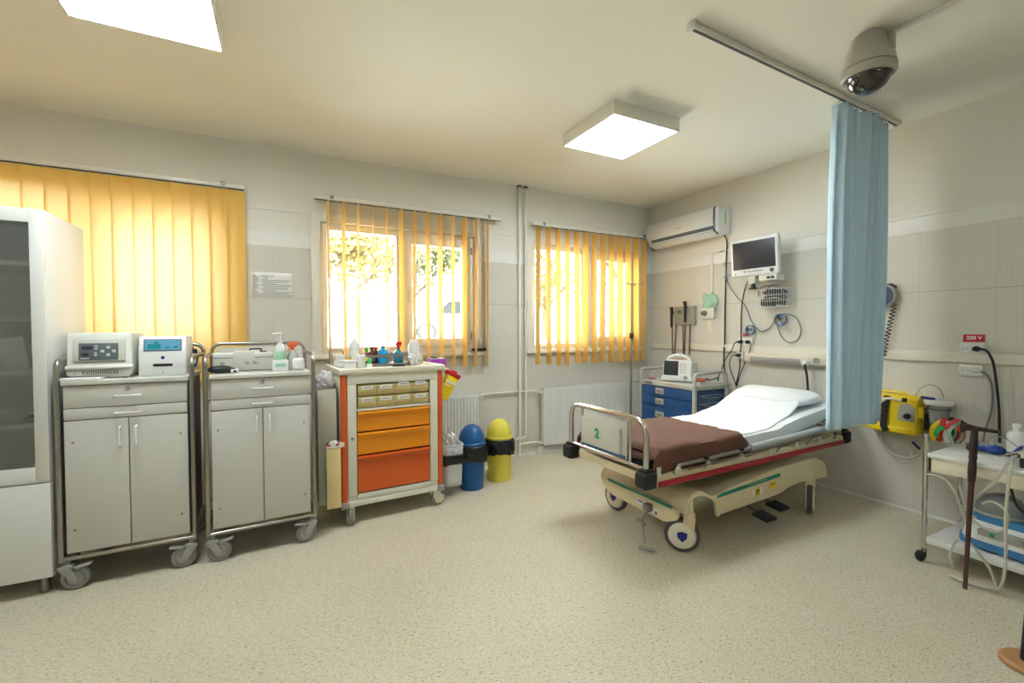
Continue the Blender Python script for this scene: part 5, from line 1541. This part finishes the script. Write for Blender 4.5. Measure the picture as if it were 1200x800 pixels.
t = thing('sensor', 'small white finger sensor beside the black pouch', 'sensor', (-.262, 3.20, CZ2), R(15)); m = MB(); m.box((0, 0, .014), (.045, .03, .026), .008); m.build('shell', MATS['device_white'], t); m = MB(); m.box((0, -.016, .012), (.014, .004, .012), .002); m.build('opening', MATS['black_plastic'], t)
def pump2(q):
    q.cyl((0, 0, .178), (0, 0, .196), .015); q.cyl((0, 0, .196), (0, 0, .235), .006); q.tube([(.012, 0, .238), (-.01, 0, .24), (-.042, -.005, .234)], .0075, 8, .01)
bottle('pump_bottle', 'clear gel bottle with white pump and green label on the grey trolley', -.012, 3.26, [(0, 0), (.033, 0), (.036, .006), (.037, .13), (.028, .16), (.014, .175), (0, .178)], 'bag_plastic', None, 'white_plastic', (.0375, .05, .125, 'mint'), CZ2, nozzle=pump2)
def trig2(q):
    q.cyl((0, 0, .13), (0, 0, .15), .014); q.prism([(-.03, .15), (.02, .15), (.034, .168), (.03, .182), (-.012, .186), (-.032, .172)], -.01, .01, 'xz', 0, .002); q.prism([(-.02, .15), (-.034, .122), (-.028, .118), (-.012, .15)], -.005, .005, 'xz')
bottle('spray_bottle', 'clear spray bottle with an orange red trigger behind the white tissue pack', .062, 3.31, [(0, 0), (.033, 0), (.036, .006), (.036, .085), (.02, .118), (.013, .13), (0, .131)], 'clear_plastic', None, z=CZ2, nozzle=trig2, nm='coral_orange')
t = thing('tissue_pack', 'low white and green carton in front of the pump bottle', 'box', (-.012, 3.195, CZ2), R(3)); m = MB(); m.bb(-.045, .045, -.02, .02, 0, .072, .002); m.build('carton', MATS['label_white'], t); m = MB(); m.bb(-.03, .03, -.0212, -.0195, .03, .052, 0); m.build('printed_band', MATS['mint'], t)
m = MB(); m.grid(24, 14, crumple((.093, 3.225, CZ2 + .042), .036, .030, .038, 3.4, .07, .5), 0, True); tag(m.build('cotton_roll', MATS['cotton'], smooth=60), 'white cotton tissue pack at the right end of the grey trolley', 'tissue')

# ------------------------------------------------------------------ blue drawer trolley, monitor on top
def blue_trolley():
    t = thing('drawer_trolley', 'grey trolley with blue drawers against the right wall behind the stretcher', 'trolley', (3.56, 3.035, 0))
    D, W = .50, .765            # local x = depth to the wall, y = width
    m = MB()
    for y in (.018, W - .018):
        for x in (.018, D - .018): m.bb(x - .018, x + .018, y - .018, y + .018, .10, .80, .008, 0, 3)
    m.bb(.0, D, .0, W, .752, .80, .008, 0, 3); m.bb(.0, D, .0, W, .10, .13, .004)
    m.build('frame', MATS['trolley_grey'], t)
    for y in (.018, W - .018):
        h = MB(); h.tube([(.012, y, .78), (.012, y, .915), (D - .03, y, .925), (D - .03, y, .78)], .018, 10, .05); h.build('handle_rail', MATS['trolley_grey'], t)
    b = MB(); b.bb(.02, D - .01, .04, W - .04, .33, .75, .002); b.build('carcass', MATS['blue_drawer'], t)
    for z0, z1 in ((.64, .746), (.53, .635), (.36, .525)):
        d = MB(); d.bb(-.002, .02, .04, W - .235, z0, z1, .004); do = d.build('drawer', MATS['blue_drawer'], t)
        h = MB(); zc = (z0 + z1) / 2 + .01; h.bb(-.012, .0, W - .37, W - .26, zc - .03, zc + .03, .004); h.build('label_grip', MATS['trolley_grey'], do)
        h = MB(); h.bb(-.0135, -.011, W - .355, W - .275, zc - .016, zc + .01, .001); h.build('grip_slot', MATS['dull_metal'], do)
        d = MB(); d.bb(.004, .02, W - .232, W - .04, z0, z1, .003); d.build('side_drawer', MATS['blue_drawer'], t)
    l = MB(); l.cyl((-.006, .10, .60), (0, .10, .60), .011); l.build('lock', MATS['black_plastic'], t)
    n = MB(); n.bb(-.0015, .001, W - .2, W - .09, .765, .785, 0); n.build('maker_plate', MATS['panel_slate'], t)
    k = MB()                                                  # wire side basket on the near side
    for z, q in ((.70, 1), (.62, .97), (.55, .94)):
        k.tube([(.06, -.005, z), (.06, -.13 * q, z), (.42, -.13 * q, z), (.42, -.005, z)], .003, 6, .01, True)
    for i in range(10):
        x = .06 + .04 * i; k.cyl((x, -.13, .70), (x, -.122, .55), .0018, None, 5); k.cyl((x, -.122, .55), (x, -.005, .55), .0018, None, 5)
    for i in range(4):
        y = -.005 - .035 * i
        for x in (.06, .42): k.cyl((x, y, .70), (x, y, .55), .0018, None, 5)
    k.build('wire_basket', MATS['steel'], t)
    for x, y, yaw in ((.04, .03, 2.6), (.04, W - .03, 2.2), (D - .05, .03, 1.2), (D - .05, W - .03, .6)):
        caster(t, x, y, yaw, .046, .105, MATS['grey_plastic'], MATS['black_rubber'], MATS['grey_plastic'], .018, .024, False)
blue_trolley()
def portable_monitor():
    t = thing('portable_monitor', 'white portable patient monitor with carry handle on the blue drawer trolley', 'monitor', (3.78, 3.42, .801), R(20))
    # local: front faces -x
    W = .165
    m = MB()
    o = [(-W, .0), (-W, .045), (-W + .012, .05), (-W + .018, .20), (-.10, .25), (-.04, .262), (.04, .262), (.10, .25), (W - .018, .20), (W - .012, .05), (W, .045), (W, .0)]
    m.prism(o[:5] + [(-.095, .222), (.095, .222)] + o[8:], -.10, -.02, 'yz', 0, .01)
    m.bm.transform(Matrix.Rotation(R(6), 4, 'Y'))
    m.build('front_housing', MATS['device_white'], t)
    hd = MB(); hd.tube([(-.055, -.135, .19), (-.055, -.105, .245), (-.055, -.04, .272), (-.055, .04, .272), (-.055, .105, .245), (-.055, .135, .19)], .016, 10, .03); hd.bm.transform(Matrix.Rotation(R(6), 4, 'Y')); hd.build('carry_handle', MATS['device_white'], t)
    b = MB(); b.bb(-.03, .11, -W + .015, W - .015, .003, .205, .014, 0, 3); b.bb(.0, .07, -W + .008, -W + .02, .03, .15, .004); b.build('rear_housing', MATS['device_beige'], t)
    M = Matrix.Rotation(R(6), 4, 'Y')
    s = MB(); s.bb(-.104, -.097, -.018, .138, .058, .21, .003); s.bm.transform(M); s.build('screen', MATS['dark_screen'], t)
    k = MB()
    for i in range(3):
        for j in range(4): k.box((-.101, -.048 - .024 * i, .095 + .028 * j), (.006, .016, .018), .003)
    k.bm.transform(M); k.build('keypad', MATS['device_beige'], t)
    d = MB(); d.cyl((-.10, -.098, .04), (-.125, -.098, .04), .02, .017, 18); d.bm.transform(M); d.build('knob', MATS['grey_plastic'], t)
    q = MB(); q.bb(.01, .06, -W - .004 + .012, -W + .012, .1, .12, .001); q.build('side_port', MATS['black_plastic'], t)
    r = MB(); r.tube(curve([(.02, .1, .2), (.0, .03, .225), (.0, -.05, .215), (.04, -.12, .205)]), .016, 8, 0, False, 0, .5); r.build('cuff_strap', MATS['coral_orange'], t)
portable_monitor()
m = MB(); m.sph((3.95, 3.30, .815), .045, (1, 1.6, .3)); m.box((3.95, 3.28, .825), (.05, .14, .012), .005); tag(m.build('cuff', MATS['coral_orange']), 'orange cuff lying behind the portable monitor on the blue drawer trolley', 'cuff')
cable('sensor_cable', 'grey tubing draped over the near handle of the blue drawer trolley', [(3.72, 3.10, .81), (3.78, 3.08, .86), (3.86, 3.10, .84), (3.95, 3.08, .86), (4.0, 3.12, .82)], .007, 'cable_grey')
m = MB(); m.box((3.68, 3.72, .806), (.06, .05, .01), .003); tag(m.build('red_pouch', MATS['red_plastic']), 'small red packet at the far left of the blue drawer trolley top', 'packet')

# ------------------------------------------------------------------ IV pole
t = thing('iv_pole', 'slim steel drip stand in front of the right window', 'drip stand', (3.39, 3.74, 0))
m = MB(); m.cyl((0, 0, .06), (0, 0, 1.10), .012, None, 14); m.build('lower_tube', MATS['steel'], t)
m = MB(); m.cyl((0, 0, 1.05), (0, 0, 1.85), .008, None, 12); m.build('upper_tube', MATS['steel'], t)
m = MB(); m.cyl((0, 0, 1.255), (0, 0, 1.315), .02, None, 16); m.cyl((.0, 0, 1.285), (-.02, -.04, 1.285), .012); m.build('height_clamp', MATS['black_plastic'], t)
for k in range(4):
    a = k * PI / 2 + .5
    m = MB(); c, s_ = math.cos(a), math.sin(a); m.tube([(0, 0, 1.845), (.07 * c, .07 * s_, 1.85), (.11 * c, .11 * s_, 1.835), (.125 * c, .125 * s_, 1.845), (.13 * c, .13 * s_, 1.87)], .004, 6, .02); m.build('hook', MATS['steel'], t)
for k in range(5):
    a = k * 2 * PI / 5 + .25
    c, s_ = math.cos(a), math.sin(a)
    m = MB(); m.tube([(0, 0, .085), (.05 * c, .05 * s_, .08), (.15 * c, .15 * s_, .06)], .012, 8, .02); l = m.build('leg', MATS['dull_metal'], t)
    w = MB(); w.cyl((.15 * c - .01 * s_, .15 * s_ + .01 * c, .025), (.15 * c + .01 * s_, .15 * s_ - .01 * c, .025), .025, None, 18); w.cyl((.15 * c, .15 * s_, .03), (.15 * c, .15 * s_, .062), .006); w.build('caster', MATS['black_rubber'], l)

# ------------------------------------------------------------------ table at the right edge
def side_table():
    t = thing('instrument_table', 'white two tier instrument table at the right edge of the photo', 'table', (3.305, 1.175, 0))
    D, L = .535, .95         # local x = depth, y runs towards the camera (negative)
    tp = MB(); tp.bb(-.008, D + .01, -L, .008, .612, .637, .006, 0, 3); tp.build('top', MATS['white_laminate'], t)
    ap = MB()
    ap.prism([(-.0, .612), (-L + .02, .612), (-L + .02, .535), (-.33, .535), (-.31, .555), (-.23, .555), (-.21, .535), (-.0, .535)], .0, .014, 'yz', 0, .002)
    ap.bb(.0, D, -.014, .0, .535, .612, .002); ap.bb(D - .014, D, -L + .02, 0, .535, .612, .002)
    ap.build('apron', MATS['cream'], t)
    sh = MB(); sh.bb(-.01, D, -L, .0, .125, .15, .004); sh.bb(-.012, .0, -L, .0, .115, .155, .004); sh.build('lower_shelf', MATS['white_laminate'], t)
    for x, y in ((.0, .012), (D - .06, .012), (.0, -L + .02), (D - .06, -L + .02)):
        tall = .735 if x == 0 and y > 0 else .62
        lg = MB(); lg.cyl((x, y, .06), (x, y, tall), .012, None, 14); lg.sph((x, y, tall), .012); lo = lg.build('leg', MATS['chrome'], t)
        c = MB(); c.sph((x - .012, y + .012, .032), .032, (1, .75, 1)); c.cyl((x, y, .03), (x, y, .08), .012); c.build('caster', MATS['black_rubber'], lo)
    rl = MB(); rl.cyl((D - .06, .012, .24), (D - .06, -L + .02, .24), .006); rl.build('rear_rail', MATS['chrome'], t)
side_table()
# shepherd's axe cane
t = thing('walking_cane', 'dark carved wooden cane with an axe shaped head leaning on the table', 'cane', (3.14, .958, 0))
dx, dy, hz = .165, .028, .815
m = MB()
def ax(q): return Vector((dx * q, dy * q, hz * q))
m.tube([ax(k / 30) for k in range(31)], lambda q: .0085 + .006 * q, 14)
m.build('shaft', MATS['wood_red'], t)
m = MB(); m.tube([ax(.66 + .34 * k / 40) for k in range(41)], lambda q: .0145 + .0035 * abs(math.sin(q * PI * 2.2)) + (.003 if .44 < q < .5 else 0), 14)
m.build('dark_grip', MATS['wood_dark'], t)
m = MB(); hx = Vector((dx, dy, hz))
hd_ = [(.052, -.036), (.056, .0), (.052, .040), (.03, .022), (.0, .014), (-.088, .008), (-.092, -.008), (-.0, -.010), (.028, -.014)]
m.prism(hd_, -.010, .010, 'xz', 0, .003); m.bm.transform(Matrix.Translation(hx) @ Matrix.Rotation(R(96), 4, 'Z')); m.build('axe_head', MATS['wood_dark'], t)
# items on the table
m = MB(); m.cyl((3.48, .94, .655), (3.60, .845, .705), .0045); m.cyl((3.60, .845, .705), (3.63, .82, .717), .006)
t = thing('pump_bottle', 'white bottle with a pump neck at the back of the instrument table', 'bottle', (3.76, .945, .637)); b = MB(); b.lathe([(0, 0), (.037, 0), (.04, .006), (.04, .105), (.03, .12), (0, .121)], n=24); b.build('body', MATS['white_plastic'], t)
b = MB(); b.lathe([(.016, .12), (.016, .145), (.02, .147), (.018, .165), (.006, .168), (0, .168)], n=18); b.build('cap', MATS['white_plastic'], t)
m.build('steel_probe', MATS['chrome']); tag(bpy.data.objects['steel_probe'], 'thin steel rod propped on the table behind the cane head', 'rod')
t = thing('strap_bundle', 'bright bundle of green, yellow and red straps at the left end of the table', 'straps', (3.66, 1.225, .637))
random.seed(5)
for k, (mn, nm) in enumerate((('green_mark', 'green_strap'), ('device_yellow', 'yellow_strap'), ('red_plastic', 'red_strap'), ('green_mark', 'green_strap'), ('label_white', 'white_strap'), ('black_plastic', 'black_strap'), ('coral_orange', 'orange_strap'), ('mint', 'mint_strap'), ('red_plastic', 'red_strap'))):
    a = random.uniform(0, 6.28); y0 = .045 - .010 * k
    pts = [(random.uniform(-.02, .02), y0 + random.uniform(-.02, .02), .012), (-.03 + random.uniform(-.02, .02), y0 + random.uniform(-.02, .02), .07 + .02 * (k % 3)), (random.uniform(-.02, .03), y0 - .03, .12 + .02 * (k % 3)), (.02, y0 - .05, .07), (.0, y0 - .03, .014)]
    m = MB(); m.tube(curve(pts, 7), .013, 8, 0, False, 0, .22); m.build(nm, MATS[mn], t)
t = thing('oxygen_mask', 'blue and brown mask with straps lying on the instrument table', 'mask', (3.60, .965, .637), R(20))
m = MB(); m.sph((0, .02, .028), .034, (1.1, 1.3, .75)); m.cyl((0, .06, .03), (0, .10, .026), .018, .012); m.build('mask_shell', MATS['mask_blue'], t)
m = MB(); m.tube(curve([(-.03, -.03, .01), (-.02, -.06, .05), (.02, -.08, .06), (.03, -.06, .02), (.02, -.02, .012)]), .009, 8, 0, False, 0, .5); m.build('strap', MATS['mask_blue'], t)
m = MB(); m.sph((-.005, .118, .024), .02, (1, 1.1, 1)); m.build('valve', MATS['wood_red'], t); m = MB(); m.sph((-.02, -.045, .014), .022, (1, 1.5, .55)); m.build('connector', MATS['wood_red'], t)
m = MB(); m.tube(curve([(.01, .05, .05), (.02, .04, .09), (.03, -.01, .10), (.03, -.05, .07), (.02, -.07, .05)]), .004, 6); m.build('clear_tube', MATS['clear_plastic'], t)
t = thing('storage_box', 'black box with a cream top on the table front at the photo edge', 'box', (3.415, .775, .637)); m = MB(); m.bb(-.05, .06, -.09, .06, 0, .05, .006); m.build('case', MATS['black_plastic'], t); m = MB(); m.bb(-.048, .058, -.088, .058, .05, .068, .006); m.build('lid', MATS['cream'], t)
m = MB(); m.grid(20, 6, lambda a, b: Vector((3.68 + .09 * (.6 + .4 * b) * math.copysign(abs(math.cos(2 * PI * a)) ** .6, math.cos(2 * PI * a)), 1.07 + .055 * (.6 + .4 * b) * math.copysign(abs(math.sin(2 * PI * a)) ** .6, math.sin(2 * PI * a)), .638 + .03 * b)), 0, True); m.bb(3.63, 3.73, 1.04, 1.10, .6375, .640, 0); tag(m.build('dish', MATS['clear_plastic'], solid=.002), 'clear shallow dish on the table behind the cane', 'dish')
# nebuliser on the lower shelf
t = thing('nebuliser', 'white and blue nebuliser unit on the lower shelf of the instrument table', 'medical device', (3.50, .86, .151), R(-4))
def ov(w, d, z0, z1, m, ex=.5, top=.8):
    def fn(a, b):
        th = 2 * PI * a
        k = 1 - (1 - top) * b
        return Vector((d * k * math.copysign(abs(math.cos(th)) ** ex, math.cos(th)), w * k * math.copysign(abs(math.sin(th)) ** ex, math.sin(th)), z0 + (z1 - z0) * b))
    m.grid(44, 6, fn, 0, True)
    m.prism([fn(k / 44, 1).xy for k in range(44)], z1 - .002, z1, 'xy'); m.prism([fn(k / 44, 0).xy for k in range(44)], z0, z0 + .002, 'xy')
m = MB(); ov(.215, .155, .012, .05, m, .5, 1.0); m.build('base_rim', MATS['device_blue'], t)
m = MB(); ov(.205, .148, .05, .15, m, .5, .86); m.build('housing', MATS['device_white'], t)
m = MB(); ov(.17, .12, .15, .185, m, .5, .95); m.build('blue_deck', MATS['device_blue'], t)
m = MB(); m.prism([(.11, -.02), (-.17, -.02), (-.17, .028), (.09, .028), (.115, .01)], -.003, .003, 'xy'); m.bm.transform(T((-.140, .0, .10)) @ Matrix.Rotation(R(12), 4, 'Y') @ Matrix.Rotation(R(90), 4, 'Z') @ Matrix.Rotation(R(90), 4, 'X') @ Matrix.Identity(4)); m.build('control_panel', MATS['grey_plastic'], t)
m = MB(); m.cyl((-.14, .055, .10), (-.149, .055, .098), .010, None, 16); m.build('green_button', MATS['green_mark'], t)
m = MB(); m.cyl((-.14, -.04, .10), (-.152, -.04, .098), .02, None, 20); m.build('dial', MATS['grey_plastic'], t)
for y in (.14, -.14):
    for x in (-.09, .09):
        m = MB(); m.cyl((x, y, 0), (x, y, .014), .014); m.build('foot', MATS['black_rubber'], t)
t = thing('humidifier_bowl', 'clear domed bowl on top of the nebuliser', 'bowl', (3.50, .93, .337)); m = MB(); m.lathe([(.105, 0), (.108, .01), (.10, .05), (.07, .09), (.03, .108), (0, .11)], n=32); m.build('dome', MATS['clear_plastic'], t)
m = MB(); m.lathe([(.10, .0), (.112, .002), (.112, .012), (.10, .014)], n=32); m.build('rim', MATS['tubing'], t)
def tubes(label, pts, r=.0065, mt='tubing'):
    cable('breathing_tube', label, pts, r, mt, 'clear tubes of the nebuliser')
tubes('ribbed clear tube dropping from the mask to a floor loop', [(3.52, .90, .66), (3.30, .845, .655), (3.255, .84, .60), (3.24, .845, .4), (3.235, .84, .2), (3.22, .85, .05), (3.22, .90, .013), (3.20, .98, .012), (3.21, 1.04, .012)])
tubes('clear tube slanting from the mask down to the nebuliser', [(3.50, .88, .67), (3.28, .865, .645), (3.262, .90, .55), (3.262, .97, .44), (3.30, 1.01, .36), (3.36, .99, .32)])
tubes('clear tube looping in front of the nebuliser bowl', [(3.27, 1.03, .50), (3.265, 1.0, .40), (3.265, .97, .33), (3.265, .90, .30), (3.265, .85, .34), (3.265, .85, .42), (3.265, .90, .455), (3.27, .94, .43)])
tubes('clear tube crossing the shelf edge and falling to the floor', [(3.40, 1.03, .32), (3.27, 1.0, .24), (3.262, .95, .17), (3.258, .90, .10), (3.245, .87, .02), (3.22, .86, .012)])
tubes('thin tube curling from the table end towards the cane', [(3.31, 1.19, .50), (3.28, 1.16, .52), (3.265, 1.10, .52), (3.262, 1.05, .47), (3.262, 1.02, .38), (3.264, .99, .30)], .006)
tubes('short clear tube end hanging below the shelf beside the cane', [(3.30, 1.04, .19), (3.27, 1.05, .16), (3.262, 1.06, .10), (3.262, 1.045, .04)], .006)
cable('power_cable', 'black lead hanging under the table top at the photo edge', [(3.32, .85, .53), (3.33, .83, .45), (3.36, .80, .40), (3.40, .76, .37)], .006, 'cable_black')
# stand at the lower right corner
t = thing('floor_stand', 'dark tilted post on a round wooden foot in the lower right corner', 'stand', (2.642, .609, 0))
m = MB(); m.lathe([(0, 0), (.085, 0), (.09, .004), (.09, .014), (.08, .024), (0, .026)], n=36); m.build('wooden_foot', MATS['wood_tan'], t)
m = MB(); m.cyl((0, 0, .02), (.04, -.02, .75), .03, .026, 22); m.build('post', MATS['black_rubber'], t)
# things inside the tall cabinet
m = MB(); m.box((-1.16, 3.20, .895), (.05, .07, .03), .012); m.tube([(-1.15, 3.18, .885), (-1.13, 3.16, .915), (-1.16, 3.16, .92)], .006, 6, .01); tag(m.build('strap_roll', MATS['black_plastic']), 'small black strapped item on a lower shelf inside the tall cabinet', 'strap')
m = MB(); m.box((-1.235, 3.25, 1.235), (.10, .05, .17), .006, (0, R(-8), 0)); tag(m.build('carton', MATS['label_white']), 'white carton leaning inside the tall cabinet behind the glass', 'box')
# black device on the window sill
t = thing('gadget', 'black gadget lying on the sill at the right of the middle window', 'gadget', (1.80, YB - .065, 1.139)); m = MB(); m.box((-.05, .02, .014), (.11, .05, .028), .008); m.sph((.045, .02, .016), .022, (1.6, 1, .7)); m.build('case', MATS['black_plastic'], t)
m = MB(); m.tube([(-.03, .03, .02), (-.025, .04, .06), (-.02, .045, .12)], .003, 6, .01); m.build('aerial', MATS['ink'], t)
# ------------------------------------------------------------------ the yard outside the windows
mat('yard_paving', (232, 228, 220), 0.9, var=0.05, scale=1.5)
mat('garden_wall', (236, 232, 224), 0.9, var=0.04, scale=1)
mat('bark', (84, 70, 56), 0.9, var=0.2, scale=12)
mat('leaf', (134, 120, 68), 0.8, var=0.3, scale=3)
mat('leaf_dark', (98, 104, 66), 0.8, var=0.3, scale=3)
mat('car_white', (238, 238, 236), 0.25, coat=0.5)
mat('car_glass', (30, 33, 36), 0.5, spec=0.2)
m = MB()
def gfn2(a, b):
    x = -18 + 50 * a; y = YB + .31 + 30 * b
    k = min(max((y - 6) / 7, 0), 1); k = k * k * (3 - 2 * k)
    return Vector((x, y, -.25 + 1.22 * k))
m.grid(20, 60, gfn2); g = m.build('ground', MATS['yard_paving'], smooth=80); g['kind'] = 'structure'
m = MB(); m.bb(-18, 32, 20, 20.25, .5, 2.45, .02); m.bb(-18, 32, 19.95, 20.3, 2.45, 2.55, .02); w = m.build('garden_wall', MATS['garden_wall']); w['kind'] = 'structure'
def tree(label, x, y, z, h, seed, lm, dens=420):
    rnd = random.Random(seed)
    t = thing('tree', label, 'tree', (x, y, z), 0, 'trees outside the windows')
    tr = MB(); lf = MB()
    tips = []
    def branch(p, d, L, r, lvl):
        n = 5; pts = [p]
        for k in range(n):
            d = (d + Vector((rnd.uniform(-.25, .25), rnd.uniform(-.25, .25), rnd.uniform(-.08, .16)))).normalized()
            p = p + d * (L / n); pts.append(p)
            if lvl >= 1: tips.append(p)
        tr.tube(pts, lambda q: r * (1 - .55 * q), 6)
        if lvl < 3:
            for k in range(4 if lvl == 0 else 3):
                a = rnd.uniform(0, 2 * PI)
                dd = (d * .5 + Vector((math.cos(a), math.sin(a), rnd.uniform(.05, .6)))).normalized()
                branch(pts[rnd.randint(2, n)], dd, L * rnd.uniform(.5, .7), r * .5, lvl + 1)
    branch(Vector((0, 0, -.1)), Vector((0, 0, 1)), h * .45, h * .022, 0)
    tr.build('trunk', MATS['bark'], t)
    tt = bmesh.new()
    for k in range(dens):
        c = rnd.choice(tips) + Vector((rnd.gauss(0, .3), rnd.gauss(0, .3), rnd.gauss(0, .25)))
        s = rnd.uniform(.09, .2)
        u = Vector((rnd.uniform(-1, 1), rnd.uniform(-1, 1), rnd.uniform(-1, 1))).normalized(); v = u.orthogonal().normalized()
        tt.faces.new([tt.verts.new(c + u * s), tt.verts.new(c + v * s * .5), tt.verts.new(c - u * s), tt.verts.new(c - v * s * .5)])
    lf._merge(tt)
    lf.build('foliage', MATS[lm], t, smooth=0)
tree('branching tree with thin yellow leaves seen through the left pane of the middle window', 2.3, 14.8, .97, 6.6, 3, 'leaf', 2300)
tree('dense darker tree seen at the centre of the middle window', 4.6, 17.4, .97, 6.4, 8, 'leaf_dark', 2300)
tree('leafy tree seen through the left half of the right window', 9.6, 15.4, .97, 6.8, 21, 'leaf', 900)
tree('tall dark tree seen through the right half of the right window', 12.0, 14.0, .97, 7.2, 34, 'leaf_dark', 800)
# parked car
t = thing('car', 'white parked car seen through the right pane of the middle window', 'car', (3.25, 14.0, .97))
m = MB()
m.prism([(0, .35), (.05, .62), (.25, .78), (1.0, .88), (1.55, 1.36), (2.6, 1.45), (3.5, 1.36), (4.0, .95), (4.15, .85), (4.2, .4), (4.05, .28), (3.72, .28), (3.66, .48), (3.45, .62), (3.2, .62), (3.0, .48), (2.94, .25), (1.3, .25), (1.24, .48), (1.03, .62), (.78, .62), (.58, .48), (.52, .28), (.1, .28)], 0, 1.7, 'xz', 0, .06)
m.build('body', MATS['car_white'], t)
m = MB(); m.prism([(1.18, .92), (1.62, 1.31), (2.25, 1.38), (2.25, .94)], -.012, .01, 'xz'); m.prism([(2.33, .94), (2.33, 1.385), (2.62, 1.39), (3.4, 1.31), (3.75, .96)], -.012, .01, 'xz'); m.build('side_window', MATS['car_glass'], t)
for x in (.9, 3.33):
    w = MB()
    w.lathe([(.2, -.1), (.29, -.1), (.32, -.08), (.32, .08), (.29, .1), (.2, .1)], n=32); w.lathe([(0, .07), (.2, .08), (.21, .10), (.2, -.05), (0, -.05)], n=32, mi=1)
    for k in range(5):
        a = k * 2 * PI / 5; w.cyl((.12 * math.cos(a), .12 * math.sin(a), .07), (.12 * math.cos(a), .12 * math.sin(a), .086), .035, None, 10, 0)
    w.bm.transform(T((x, .1, .32)) @ Matrix.Rotation(PI / 2, 4, 'X'))
    w.build('wheel', [MATS['black_rubber'], MATS['device_white']], t)
